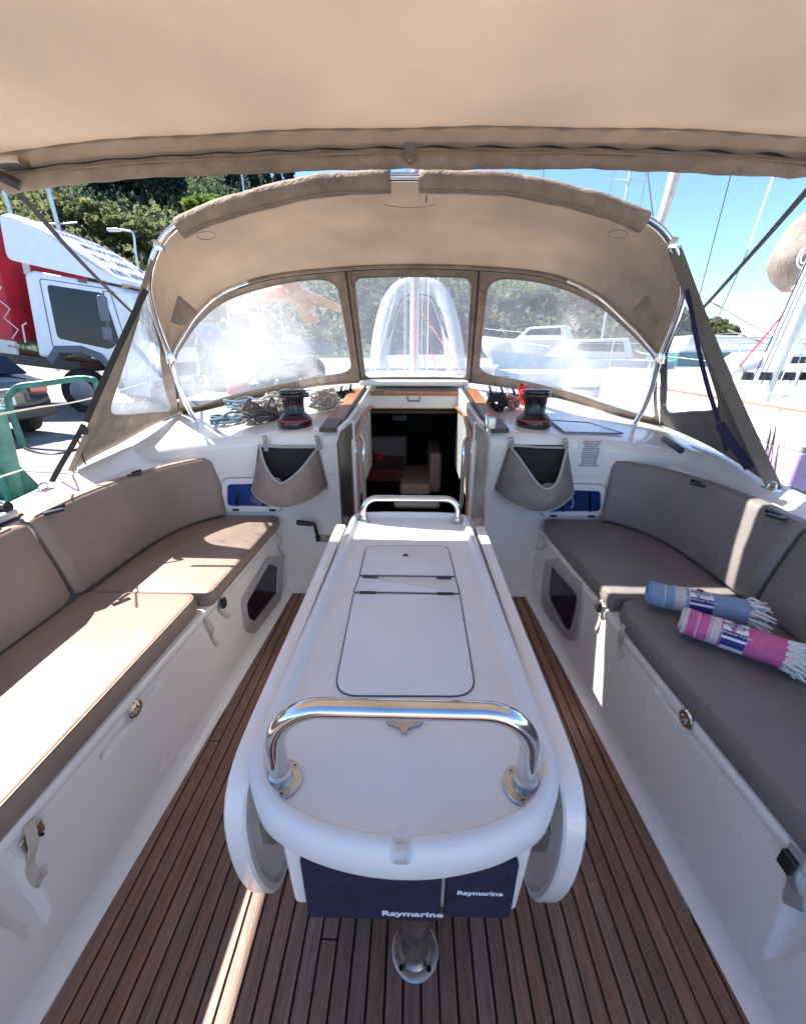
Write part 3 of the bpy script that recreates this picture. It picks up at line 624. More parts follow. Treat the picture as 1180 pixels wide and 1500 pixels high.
# folded leaves
for s,xo in((-1,-.282),(1,.262)):
    prof=[(1.37,.600),(.50,.600),(.43,.594),(.395,.572),(.378,.535),(.372,.48),(.378,.40),(.40,.31),(.43,.245),(.47,.215),(.54,.205),(1.25,.205),(1.35,.24),(1.385,.33),(1.385,.56)]
    P=resample(rpoly([V(0,a,b) for a,b in prof],.03,4),110,True); c=V(0,.88,.40); xi=-s
    def ins(q,d):
        return q+(c-q).normalized()*d
    L_=[(0,.006),(0,.0),(.004,-.003)]
    v=[];n=len(P)
    lay=[(.004,0),(.0,.004),(.0,.030),(.004,.034),(.014,.034),(.018,.030),(.022,.026)]
    for d,dx in lay: v+=[ins(q,d)+V(xo-s*dx,0,0) for q in P]
    fc=[]
    for r_ in range(len(lay)-1): fc+=[(r_*n+k,r_*n+(k+1)%n,(r_+1)*n+(k+1)%n,(r_+1)*n+k) for k in range(n)]
    fc+=[tuple(range(n)),tuple((len(lay)-1)*n+k for k in range(n))]
    lf=mk('table_leaf',v,fc,gel,tb,smooth=True)
    br=MB().prism([(xo-s*.014,.43,.395),(xo-s*.050,.43,.395),(xo-s*.050,.43,.43),(xo-s*.03,.43,.455),(xo-s*.014,.43,.43)],(0,.03,0)).go('leaf_bracket',ssb,tb,bev=.002)
    MB().tube([V(xo-s*.038,1.25,.604),V(xo-s*.038,.60,.604)],.0014,6).go('leaf_seam',ink,tb)
# pedestal
MB().lathe([(0,0),(.050,0),(.050,.003),(.047,.005),(.034,.0055),(.030,.012),(.029,.42),(0,.42)],(.014,.450,.002),32).go('pedestal',ssb,tb,smooth=True)
for k in range(4):
    a=R(45+90*k); MB().lathe([(0,0),(.006,0),(.005,.002),(0,.002)],(.014+.040*math.cos(a),.450+.040*math.sin(a),.0075),10).go('screw',blkg,tb)
MB().lathe([(0,0),(.05,0),(.05,.006),(.034,.012),(.033,.42),(0,.42)],(.0,1.2,.002),24).go('pedestal',ssb,tb,smooth=True)
# =============================================================== CUSHIONS
def cushion(label,out,z0,z1,m,crown=.010,r=.016,group='seat cushions'):
    T=thing('seat_cushion',label,'cushion',(out[0][0],out[0][1],z0),group)
    P=rpoly([V(a,b,0) for a,b,*_ in out],[q[2] if len(q)>2 else .02 for q in out],6); P=resample(P,200,True)
    rings=[(.006,z0),(.0,z0+.01),(-.003,(z0+z1)/2),(0,z1-r)]
    for k in range(1,5): a=math.pi/2*k/4; rings.append((r*(1-math.cos(a)),z1-r+r*math.sin(a)))
    ph=random.uniform(0,9)
    o=ringslab('cover',P,rings,m,T,zf=lambda q,d,z:(.0018*math.sin(q.x*23+ph)*math.sin(q.y*13+ph) if d>.02 else 0))
    Q=inset(ccw([V(p.x,p.y,0) for p in P]),.004)
    MB().tube([V(p.x,p.y,z1-.004) for p in Q],.0024,6,cyc=True).go('piping',vinp,T,smooth=True)
    return T
SX=1.10
cushion('long tan aft seat cushion on the left bench, sunlit along its inner edge',[(-.735,-1.1),(-.722,.3),(-.700,1.085,.035),(-.72,1.115,.03),(-1.085,1.12),(-1.10,-1.1)],.392,.455,vin)
cushion('tan forward seat cushion on the left bench below the left cabin window',[(-.670,1.125,.02),(-.645,1.78,.03),(-.67,1.805,.03),(-.93,1.80,.03),(-1.04,1.68,.1),(-1.085,1.48,.1),(-1.085,1.125,.01)],.392,.447,vin)
cushion('long shaded tan aft seat cushion on the right bench under the two rolled towels',[(.695,-1.1),(.682,.3),(.648,1.00,.04),(.665,1.115,.09),(.76,1.135,.02),(1.085,1.135),(1.10,-1.1)],.392,.455,vin_shade)
cushion('shaded tan forward seat cushion on the right bench below the right cabin window',[(.652,1.13,.01),(.635,1.4),(.618,1.77,.03),(.65,1.80,.03),(.90,1.79,.03),(1.03,1.65,.1),(1.085,1.46,.1),(1.085,1.145,.01)],.392,.447,vin_shade)
def backrest(label,path,m,z0=.452,z1=.728,th=.062,lean=.065,group='backrest cushions'):
    path=[V(a,b,0) for a,b in path]; P=resample(cr(path,10),44); s=1 if P[0].x>0 else -1
    T=thing('backrest_cushion',label,'cushion',(P[0].x,P[0].y,z0),group)
    H=z1-z0; r=.018; sec=[]
    def corner(cx,cz,a0): return [(cx+r*math.cos(a0+math.pi/2*k/4),cz+r*math.sin(a0+math.pi/2*k/4)) for k in range(5)]
    sec=corner(th-r,H-r,0)+[(th*.6,H+.001)]+corner(r,H-r,math.pi/2)+[(-.004,H*.75),(-.007,H*.5),(-.004,H*.25)]+corner(r,r,math.pi)+corner(th-r,r,1.5*math.pi)
    rows=[]; n=len(P); L=sum((P[i+1]-P[i]).length for i in range(n-1)); d=0
    for i,p in enumerate(P):
        t=(P[min(i+1,n-1)]-P[max(i-1,0)]).normalized(); nn=V(-t.y,t.x,0); nn=nn if nn.x*s>0 or abs(nn.x)<.2 and nn.y>0 else -nn
        if i: d+=(P[i]-P[i-1]).length
        e=min(d,L-d); k=min(1,e/.012); sh=(1-math.sqrt(1-(1-k)**2))if k<1 else 1; sh=math.sqrt(max(0,1-(1-k)**2))
        row=[]
        for a,b in sec:
            cx,cz=th/2,H/2; aa=cx+(a-cx)*(.62+.38*sh); bb=cz+(b-cz)*(.93+.07*sh)
            row.append(p+nn*(aa+lean*bb/H)+V(0,0,z0+bb+.004*math.sin(d*9)*(bb/H)))
        rows.append(row)
    nc=len(sec); v=[q for r_ in rows for q in r_]; f=[]
    for i in range(n-1):
        for k in range(nc): f.append((i*nc+k,i*nc+(k+1)%nc,(i+1)*nc+(k+1)%nc,(i+1)*nc+k))
    f+=[tuple(range(nc))[::-1],tuple((n-1)*nc+k for k in range(nc))]
    mk('cover',v,f,m,T,smooth=True)
    for j in(4+6,): MB().tube([r_[7] for r_ in rows[1:-1]],.0024,6).go('piping',vinp,T,smooth=True)
    return T
backrest('brown backrest cushion curving forward on the left bench, beside the left cabin window',[(-1.075,1.085),(-1.075,1.30),(-1.065,1.48),(-1.02,1.64),(-.955,1.73),(-.895,1.775)],vin)
backrest('brown aft backrest cushion on the left bench, cut by the left edge of the photo',[(-1.075,-1.0),(-1.075,0),(-1.075,.6),(-1.075,1.07)],vin)
backrest('shaded brown backrest cushion curving forward on the right bench with a sun patch on it',[(1.055,1.10),(1.060,1.30),(1.050,1.48),(1.01,1.62),(.945,1.71),(.875,1.755)],vin_shade)
backrest('shaded brown aft backrest cushion on the right bench, cut by the right edge of the photo',[(1.055,-1.0),(1.055,0),(1.055,.6),(1.055,1.085)],vin_shade)
# =============================================================== TOWELS
def towel(label,a,b,r,base,stripes,cat='towel'):
    a,b=V(*a),V(*b); ax=(b-a); L=ax.length; ax.normalize(); sd=ax.cross(V(0,0,1)).normalized(); up=sd.cross(ax)
    T=thing('rolled_towel',label,cat,(a.x,a.y,a.z-r),'rolled towels lying on the right seat')
    def roll(name,t0,t1,m,rr,prnt,nseg=6,wob=1):
        rows=[]; 
        for i in range(nseg+1):
            t=lerp(t0,t1,i/nseg); row=[]
            for k in range(40):
                an=2*math.pi*k/40; q=rr*(1+wob*(.03*math.sin(3*an+t*22)+.015*math.sin(7*an-t*50)))
                row.append(a+ax*(t*L)+sd*(q*1.06*math.cos(an))+up*(q*.94*math.sin(an)))
            rows.append(row)
        v=[p for r_ in rows for p in r_]; f=[(i*40+k,i*40+(k+1)%40,(i+1)*40+(k+1)%40,(i+1)*40+k) for i in range(nseg) for k in range(40)]
        f+=[tuple(range(40))[::-1],tuple(nseg*40+k for k in range(40))]
        return mk(name,v,f,m,prnt,smooth=True)
    body_=None
    for i,(t0,t1,m) in enumerate(stripes):
        o=roll('stripe' if i else 'roll',t0,t1,m,r+random.uniform(0,.0006),T if body_ is None else T)
    # swirl of the rolled end
    sp=[a-ax*.003+(sd*math.cos(th_)+up*math.sin(th_))*(r*.93*(1-th_/ (6.5*math.pi))) for th_ in [k*.25 for k in range(76)]]
    MB().tube(sp,.0035,6).go('rolled_edge',stripes[0][2],T,smooth=True)
    # paper band with print
    bnd=roll('paper_band',.40,.64,white,r*1.035,T,wob=.1)
    def arcstrip(nm,t0,t1,a0,a1,m,rr):
        rows=[[a+ax*(t*L)+sd*(rr*1.06*math.cos(R(an)))+up*(rr*.94*math.sin(R(an))) for t in(t0,t1)] for an in np.linspace(a0,a1,10)]
        return grid(nm,rows,m,bnd,smooth=True)
    ang=None
    # side facing the viewer: sd sign
    v_=(CP-a); sg=1 if v_.dot(sd)>0 else -1
    A=lambda d:90-sg*d if sg>0 else 90+d
    A=lambda d:(90-d) if sg>0 else (90+d)
    arcstrip('band_stripe',.402,.638,A(38),A(62),inkn,r*1.045); arcstrip('band_stripe',.402,.638,A(72),A(105),inkn,r*1.045)
    def put(nm,s_,sz,t,d,m,**k):
        an=R(A(d)); nrm=(sd*math.cos(an)+up*math.sin(an)); y_=(-sd*math.sin(an)+up*math.cos(an)); y_=y_ if y_.z+.2*sg*-y_.dot(sd)>0 else -y_
        if y_.cross(nrm).dot(ax)<0: pass
        text(nm,s_,sz,a+ax*(t*L)+nrm*(r*1.05),ax,y_,m,bnd,**k)
    put('lettering','atherian',.0145,.52,12,inkn,sx=1.15); put('lettering','T O W E L S',.006,.52,25,inkn); put('lettering','Peshtemal Towel',.0085,.52,50,white,sx=1.2)
    # round emblem
    an=R(A(-10)); nrm=(sd*math.cos(an)+up*math.sin(an)); y_=nrm.cross(ax); c=a+ax*(.52*L)+nrm*(r*1.05)
    MB().prism([c+ax*(.009*math.cos(q))+y_*(.007*math.sin(q)) for q in [k*math.pi/10 for k in range(20)]],nrm*.001).go('emblem',inkn,bnd)
    MB().tube([c+nrm*.001+ax*(.0055*math.cos(q)-.004)+y_*(.0065*math.sin(q)) for q in [math.pi/2+k*math.pi/10 for k in range(11)]],.0009,5).go('emblem_arc',red,bnd)
    # fringe of knotted threads: past counting
    fr=MB()
    for k in range(70):
        an=random.uniform(0,2*math.pi); p0=a+ax*(L*.985)+(sd*math.cos(an)*1.03+up*math.sin(an)*.93)*r*random.uniform(.8,1.02)
        d=ax*random.uniform(.03,.06)+(sd*math.cos(an)+up*math.sin(an))*random.uniform(-.008,.018)
        p1=p0+d*.5+V(random.uniform(-.008,.008),random.uniform(-.008,.008),-.002); p2=p0+d+V(random.uniform(-.01,.01),random.uniform(-.01,.01),-.012); p2.z=max(p2.z,a.z-r+.002); p1.z=max(p1.z,a.z-r+.003)
        fr.tube(cr([p0,p1,p2],3),[.0032,.003,.0028,.0032,.0035,.0032,.0022],5)
    f_=fr.go('fringe',offw,T,smooth=True); f_['kind']='stuff'
    return T
tblue=mat('towel_blue',(.25,.36,.52),.9,var=.06,scale=40,bump=.5,bscale=500); twht=mat('towel_white',(.66,.65,.62),.9,var=.04,scale=40,bump=.5,bscale=500); tpnk=mat('towel_pink',(.66,.14,.33),.9,var=.10,scale=40,bump=.5,bscale=500)
def st(base):
    o=[];t=0
    for w_,m in((.05,twht),(.10,base),(.012,twht),(.11,base),(.015,twht),(.01,base),(.085,twht),(.02,base)): o.append((t,t+w_,m)); t+=w_
    o.append((t,1,base)); return o
rt_=.037
A1=at(950,868,z=.467+rt_); B1=at(1092,897,z=.467+rt_)
towel('light blue rolled towel with a paper band, behind the pink one on the right seat',A1,B1,rt_,tblue,[(0,.30*.9,tblue) if 0 else (0,.14,tblue),(.14,.155,twht),(.155,.25,tblue),(.25,.37,twht),(.37,.38,tblue),(.38,1,tblue)])
A2=at(999,908,z=.467+rt_); B2=at(1148,958,z=.467+rt_)
towel('pink and white striped rolled towel with a navy printed paper band on the right seat',A2,B2,rt_,tpnk,st(tpnk))
def interp0(P,t):
    k=t*(len(P)-1); i=min(int(k),len(P)-2); return P[i].lerp(P[i+1],k-i)
# =============================================================== WINCHES
def winch(px,py,label):
    p=onroof(px,py); T=thing('winch',label,'winch',p,'winches on the coachroof')
    MB().lathe([(0,0),(.080,0),(.082,.006),(.080,.034),(.077,.040),(.070,.046),(.058,.060),(.052,.064)],p,36).go('skirt',blkg,T,smooth=True)
    MB().lathe([(.0805,.030),(.0820,.0315),(.0820,.034),(.0795,.036)],p,36).go('red_ring',red,T,smooth=True)
    MB().lathe([(.052,.062),(.050,.070),(.047,.085),(.046,.105),(.048,.125),(.055,.138)],p,36).go('drum',blkg,T,smooth=True)
    for k in range(14):
        a=2*math.pi*k/14; MB().tube([p+V(.0475*math.cos(a),.0475*math.sin(a),.072),p+V(.0468*math.cos(a),.0468*math.sin(a),.10),p+V(.0495*math.cos(a),.0495*math.sin(a),.128)],.0022,5).go('drum_rib',blkg,T,smooth=True)
    MB().lathe([(.040,.136),(.062,.138),(.066,.143),(.066,.149),(.062,.153),(.060,.155),(.064,.158),(.064,.164),(.058,.170),(.040,.173),(.020,.1735),(.018,.168),(0,.168)],p,36).go('self_tailing_jaws',blkg,T,smooth=True)
    MB().prism([p+V(.050,-.03,.136),p+V(.078,-.012,.136),p+V(.078,.006,.136),p+V(.052,.02,.136)],(0,0,.022)).go('feeder_arm',blkg,T,bev=.003)
    return T
winch(433,624,'black winch with a red ring beside the piled grey ropes, left of the companionway')
winch(780,624,'black winch with a red ring beside the red line, right of the companionway')
# =============================================================== ROPES
def coil(name,label,px,py,rx,ry,turns,r,m,seed,h=.03,upr=False,group='loose ropes on the coachroof',tail=None):
    rx*=1.25; ry*=1.3; h*=1.25; turns=int(turns*1.5)
    rd=random.Random(seed); c=onroof(px,py); P=[]
    for k in range(turns*9):
        a=2*math.pi*k/9+rd.uniform(-.25,.25); q=rd.uniform(.55,1.08)
        ex=1+.25*math.sin(k*.37+seed)
        if upr: x=c.x+rx*q*math.cos(a)*.5+rd.uniform(-.3,.3)*rx; z=c.z+r+h*(.5+.5*math.sin(a))*q; y=c.y+ry*(k/(turns*9)-.5)+rd.uniform(-.01,.01)
        else:
            x=c.x+rx*q*ex*math.cos(a)+rx*.25*math.sin(k*.21+seed); y=c.y+ry*q*math.sin(a); z=c.z+r+h*(k/(turns*9))*rd.uniform(.2,1.0)
        z=max(z,zroof(x,y)+r*.9); P.append(V(x,y,z))
    if tail: P+= [V(*t) for t in tail]
    o=tube(name,P,r,m,None,n=4,seg=7); tagset(o,label,'rope',group); return o
blu=mat('rope_blue',(.15,.22,.27),.8,var=.25,scale=120,bump=.6,bscale=300)
rgr=mat('rope_grey',(.16,.14,.13),.85,var=.35,scale=120,bump=.6,bscale=300)
rgc=mat('rope_cream',(.50,.46,.40),.85,var=.3,scale=140,bump=.6,bscale=300)
rbl=mat('rope_black',(.03,.03,.035),.8,var=.4,scale=140,bump=.6,bscale=300)
rpk=mat('rope_pink',(.55,.30,.27),.85,var=.3,scale=120,bump=.6,bscale=300)
rrd=mat('rope_red',(.70,.03,.04),.7,var=.1,scale=120,bump=.5,bscale=300)
coil('blue_rope','loose blue rope in wide loops at the left end of the rope pile',338,618,.075,.10,4,.0068,blu,3,.035)
coil('blue_rope','blue rope loops at the back of the rope pile by the sprayhood window',365,598,.10,.12,4,.0068,blu,8,.05)
coil('grey_rope','tangled dark grey rope heaped left of the winch',385,615,.070,.085,8,.0072,rgr,5,.09)
coil('cream_rope','pale cream rope heaped behind the dark grey rope and the winch',405,600,.08,.11,6,.007,rgc,11,.08)
coil('cream_rope','bundle of cream rope right of the left winch near the clutches',478,598,.085,.20,10,.0062,rgc,21,.075,upr=True)
coil('black_rope','coil of black rope lying beside the starboard clutches',728,600,.055,.15,9,.006,rbl,31,.06,upr=True)
coil('pink_rope','pale pink rope bundle left of the right winch',748,598,.045,.16,6,.006,rpk,41,.05,upr=True)
coil('red_rope','bright red rope coil touching the right winch',765,592,.03,.07,8,.006,rrd,51,.085,upr=True)
# =============================================================== STORAGE BAGS
def bag(label,pts,dip,tabs,m,mp):
    MC=[at(*q,y=1.80-.095*math.sin(math.pi*i/(len(mp)-1))) for i,q in enumerate(mp)]; MC=resample(cr(MC,8),81)
    # pts: upper left, upper right, lower left, lower right, lowest point (sight lines on the bulkhead); dip: where the mouth sags to
    a,b,c,d,e=[at(*q,y=1.80) for q in pts]; dp=at(*dip,y=1.74)
    T=thing('storage_bag',label,'bag',V((a.x+b.x)/2,1.80,e.z),'canvas bags hung on the bulkhead')
    NU,NV=28,10; rows=[]; vd=(dp.x-a.x)/(b.x-a.x)
    def mouth(u):
        k=(u/vd if u<vd else (1-u)/(1-vd)); k=k**1.15 if k<1 else 1; k=.93*k+.07*math.sin(k*math.pi/2)
        sm=1-math.exp(-((u-vd)/.10)**2)*.06
        return interp0(MC,u)
        z=a.z+(b.z-a.z)*u-(a.z-dp.z)*k*sm; return V(lerp(a.x,b.x,u),1.803-.115*math.sin(math.pi*u)**.8*(.3+.7*k),z)
    def low(u):
        q=c.lerp(d,u); q=V(q.x,1.803-.12*math.sin(math.pi*u)**.55,q.z-(c.z*(1-u)+d.z*u-e.z)*math.sin(math.pi*u)**.8); return q
    for j in range(NV+1):
        t=j/NV; row=[]
        for i in range(NU+1):
            u=i/NU; M_=mouth(u); L_=low(u); p=M_.lerp(L_,t); p.y-=.022*math.sin(math.pi*t)*math.sin(math.pi*u)+.002*math.sin(i*1.7+j)*math.sin(math.pi*t)
            row.append(p)
        rows.append(row)
    rows.append([V(lerp(c.x,d.x,i/NU),1.803,low(i/NU).z+.01) for i in range(NU+1)])
    grid('bag_front',rows,m,T,flip=True,solid=.003)
    back=[[V(lerp(a.x,c.x,t)+ (lerp(b.x,d.x,t)-lerp(a.x,c.x,t))*i/NU,1.806,lerp(a.z,c.z-.01,t)) for i in range(NU+1)] for t in(0,.5,1)]
    grid('bag_lining',back,lin,T)
    MB().tube([mouth(i/60) for i in range(61)]+[V(b.x,1.80,b.z),V((a.x+b.x)/2,1.797,(a.z+b.z)/2-.003),V(a.x,1.80,a.z)],.0055,8,cyc=True).go('mouth_welt',welt,T,smooth=True)
    MB().tube([low(i/40)+V(0,-.002,-.001) for i in range(41)],.003,6).go('lower_welt',welt,T,smooth=True)
    for u in(.12,.86): MB().tube([mouth(u)+V(0,-.004,-.003)]+[mouth(u).lerp(low(u),t)+V(0,-.022*math.sin(math.pi*t)*math.sin(math.pi*u)-.003,0) for t in(.25,.5,.75,1)],.0018,5).go('side_seam',canvd,T,smooth=True)
    for (x0,y0,x1,y1) in tabs:
        strap('hanging_tab',[at(x0,y0,y=1.802),at((x0+x1)/2,(y0+y1)/2,y=1.796),at(x1,y1,y=1.79)],.020,webg,T,n=3,side=(1,0,0))
        MB().lathe([(0,0),(.006,0),(.005,.004),(0,.005)],at(x0,y0+4,y=1.80),12,Matrix.Rotation(math.pi/2,3,'X')).go('stud',ssb,T,smooth=True)
    return T
bag('beige canvas storage bag with a dark lining hanging left of the companionway',[(378,653),(462,655),(369,713),(479,712),(420,730)],(411,708),[(388,638,390,661),(463,638,469,659)],bagm,[(381,655),(385,672),(393,690),(404,704),(412,708),(424,702),(442,686),(456,668),(465,656)])
bag('grey brown canvas storage bag with a dark lining hanging right of the companionway',[(746,652),(829,656),(725,716),(840,715),(798,736)],(800,716),[(748,640,750,656),(827,642,829,657)],bagm2,[(746,654),(758,668),(772,688),(786,707),(799,716),(812,711),(820,694),(826,672),(830,656)])
strap('bag_cord',[at(837,722,y=1.77),at(839,738,y=1.785),at(836,744,y=1.79)],.006,welt,None,n=4)
tagset(bpy.data.objects['bag_cord'],'thin pale cord dangling in front of the right cabin window','cord')
# pump handle
T=thing('pump_handle','black bilge pump handle stuck in the bulkhead left of the table','handle',at(470,790,y=1.79))
p0=at(466,792,y=1.80);p1=at(461,768,y=1.765);p2=at(434,765,y=1.745)
MB().tube([p0,p1],.008,12).go('lever',blk,T,smooth=True); MB().tube([p1+V(.006,0,0),p1.lerp(p2,.25),p1.lerp(p2,.9),p2],[.009,.0125,.0135,.010],14).go('grip',blk,T,smooth=True)
# =============================================================== SPRAYHOOD
hood=thing('sprayhood','tan canvas sprayhood with clear scratched windows over the companionway','sprayhood',(0,2.2,.9))
AF=(1.905+.34*.87,-.34); BF=(1.78-1.05*1.32,1.32)
A=[at(x,y,f=AF) for x,y in [(250,525),(232,480),(219,435),(218,408),(226,375),(243,345),(266,327),(320,303),(440,271),(520,262),(600,259),(690,261),(760,266),(880,294),(948,322),(975,345),(992,375),(1000,405),(1000,435),(985,480),(966,525)]]
Ac=resample(cr(A,8),121)
B=[A[0]]+[at(x,y,f=BF) for x,y in [(262,500),(290,458),(330,426),(400,404),(500,393),(600,389),(704,392),(800,402),(870,430),(922,475),(950,505)]]+[A[-1]]
Bc=resample(cr(B,10),121)
# roof panel between the two hoops, sagging slightly
rows=[]
for j in range(25):
    t=j/24; row=[]
    for i in range(121):
        p=Ac[i].lerp(Bc[i],t); e=math.sin(math.pi*i/120); u=abs(i/120-.5)*2
        p.z+=.045*math.sin(math.pi*t)*e**.6; p.x+=.05*(i/120-.5)*2*math.sin(math.pi*t)*e**.5*u
        wr=math.exp(-((u-.80)/.10)**2); p+=V(.009*math.sin(t*22+i*.4),0,.010*math.sin(t*19+i*.8))*wr*math.sin(math.pi*t)
        p.z+=.0025*math.sin(i*.35+t*3)*math.sin(math.pi*t)
        row.append(p)
    rows.append(row)
grid('hood_roof',rows,canv,hood,solid=.002)
# stainless hoops
def legs(s):
    ft=onroof(287 if s<0 else 929,619 if s<0 else 624); return ft
FL,FR=legs(-1),legs(1)
main=[FL+V(0,0,.02),FL.lerp(A[0],.5),A[0]+V(.0,.0,0)]
off_=[p+(p-CP).normalized()*-.012 for p in Ac]
MB().tube(cr([FL+V(0,0,.02),FL.lerp(A[0],.33)+V(-.012,0,0),FL.lerp(A[0],.66)+V(-.012,0,0)],5)+off_+cr([FR.lerp(A[-1],.66)+V(.012,0,0),FR.lerp(A[-1],.33)+V(.012,0,0),FR+V(0,0,.02)],5),.0125,12).go('main_hoop',ss,hood,smooth=True)
MB().tube([p+(CP-p).normalized()*.012 for p in Bc[1:30]],.010,12).go('front_hoop',ss,hood,smooth=True)
MB().tube([p+(CP-p).normalized()*.012 for p in Bc[91:-1]],.010,12).go('front_hoop',ss,hood,smooth=True)
MB().tube([p+(CP-p).normalized()*.010 for p in Bc[29:92]],.013,8).go('hoop_pocket',canvd,hood,smooth=True)
MB().tube([p+(CP-p).normalized()*.005+V(0,0,-.014) for p in Bc[27:94]],.004,6).go('front_zip',webb,hood,smooth=True)
for s,F_,Ai in((-1,FL,Ac[0]),(1,FR,Ac[-1])):
    f_=MB().lathe([(0,0),(.022,0),(.022,.005),(.010,.007),(.009,.03),(0,.03)],F_,16).go('hoop_foot',ss,hood,smooth=True)
    MB().lathe([(0,-.02),(.017,-.02),(.019,0),(.017,.02),(0,.02)],Ai+(CP-Ai).normalized()*.014,16).go('hinge_clamp',ss,hood,smooth=True)
    q=Ac[19 if s<0 else 101]; q=q+(CP-q).normalized()*.014; MB().lathe([(0,-.016),(.018,-.016),(.020,0),(.018,.016),(0,.016)],q,16).go('hinge_clamp',ss,hood,smooth=True)
# canvas sleeve rolled over the main hoop, open at its middle
def sleeve(i0,i1,dr=.030):
    rows=[]
    for k in range(15):
        an=math.pi*2*k/14; row=[]
        for i in range(i0,i1+1):
            p=Ac[i]; t=(Ac[min(i+1,120)]-Ac[max(i-1,0)]).normalized(); n1=V(0,0,1)-t*t.z; n1.normalize(); n2=t.cross(n1)
            wv=1.05+.035*math.sin(i*.8+k)+.02*math.sin(i*2.3)
            row.append(p+n1*(dr*1.0*wv*math.cos(an)-.012)+n2*(dr*.80*wv*math.sin(an)+.002))
        rows.append(row)
    return grid('hoop_sleeve',rows,canvd,hood,solid=.0015)
def nr(px,py): return min(range(121),key=lambda i:(lambda d,z:(590+FOC*d.dot(RT)/z-px)**2+(750-FOC*d.dot(UP)/z-py)**2)(Ac[i]-CP,(Ac[i]-CP).dot(FW)))
J=[nr(264,328),nr(577,260),nr(615,260),nr(947,322)]
sleeve(J[0],J[1]); sleeve(J[2],J[3])
MB().tube([Ac[i]+V(0,-.018,-.040) for i in range(J[0]+1,J[1])],.0022,5).go('sleeve_hem',canv,hood,smooth=True)
MB().tube([Ac[i]+V(0,-.018,-.040) for i in range(J[2],J[3])],.0022,5).go('sleeve_hem',canv,hood,smooth=True)
# front panels
def interp(P,t):
    k=t*(len(P)-1); i=min(int(k),len(P)-2); return P[i].lerp(P[i+1],k-i)
C1=cr([onroof(262,606)+V(0,0,.0),onroof(292,601),onroof(330,592),onroof(380,581),onroof(430,571),at(475,564,y=2.93),at(529,560,y=3.0)],8)
C2=cr([at(529,560,y=3.0),at(570,558,y=3.03),at(608,558,y=3.04),at(650,558,y=3.03),at(688,560,y=3.0)],8)
C3=cr([at(688,560,y=3.0),at(745,568,y=2.93),onroof(800,579),onroof(850,592),onroof(895,606),onroof(940,617),onroof(966,622)],8)
# hoop fractions where the zips sit
def nearest(P,px,py):
    best=None
    for i,p in enumerate(P):
        d=p-CP; z=d.dot(FW); x=590+FOC*d.dot(RT)/z; y=750-FOC*d.dot(UP)/z; q=(x-px)**2+(y-py)**2
        if best is None or q<best[0]: best=(q,i)
    return best[1]
i1=nearest(Bc,505,393); i2=nearest(Bc,705,393)
B1=Bc[:i1+1];B2=Bc[i1:i2+1];B3=Bc[i2:]
def panel(Bp,Cp,u0,u1,v0,v1,rad,bulge=.0):
    def Sf(u,v):
        p=interp(Bp,u).lerp(interp(Cp,u),v); p.y+=bulge*math.sin(math.pi*v); return p
    pane=rpoly([V(u0,v0,0),V(u1,v0,0),V(u1,v1,0),V(u0,v1,0)],rad,8)
    pane=resample(pane,96,True)
    outer=[]
    for q in pane:       # project radially to the unit square
        dx,dy=q.x-.5,q.y-.5; k=.5/max(abs(dx),abs(dy)); outer.append(V(.5+dx*k,.5+dy*k,0))
    rows=[[Sf(*(outer[i].lerp(pane[i],t)).xy) for i in range(96)]+[Sf(*(outer[0].lerp(pane[0],t)).xy)] for t in(0,.25,.5,.75,1)]
    grid('hood_front',rows,canvd,hood,solid=.002)
    c=V(.5,.5,0); rows=[[Sf(*(pane[i%96].lerp(c,t)).xy)+V(0,.0015,0) for i in range(97)] for t in(0,.1,.2,.35,.5,.65,.8,.95,.999)]
    for r_ in rows[1:]:
        for j,p in enumerate(r_): p.y+=.006*math.sin(p.x*17)*math.sin(p.z*11)
    grid('window_pane',rows,vinyl,hood)
    MB().tube([Sf(*q.xy)+V(0,-.002,0) for q in pane],.0035,6,cyc=True).go('window_piping',webg,hood,smooth=True)
panel(B1,C1,.045,.955,.06,.90,.10,.03); panel(B2,C2,.055,.945,.075,.955,.06,.0); panel(B3,C3,.045,.955,.06,.90,.10,.03)
for Bp,Cp in((B2[0],C2[0]),(B2[-1],C2[-1])):
    strap('zip_flap',[Bp+V(0,-.012,0),Bp.lerp(Cp,.5)+V(0,-.012,0),Cp+V(0,-.012,0)],.038,canvd,hood,n=2,side=(1,0,0)); strap('zip',[Bp+V(0,-.017,0),Bp.lerp(Cp,.5)+V(0,-.017,0),Cp+V(0,-.017,0)],.012,webb,hood,n=2,side=(1,0,0))
MB().tube([p+V(0,0,.004) for p in C1+C2+C3],.010,6).go('base_roll',canvd,hood,smooth=True)
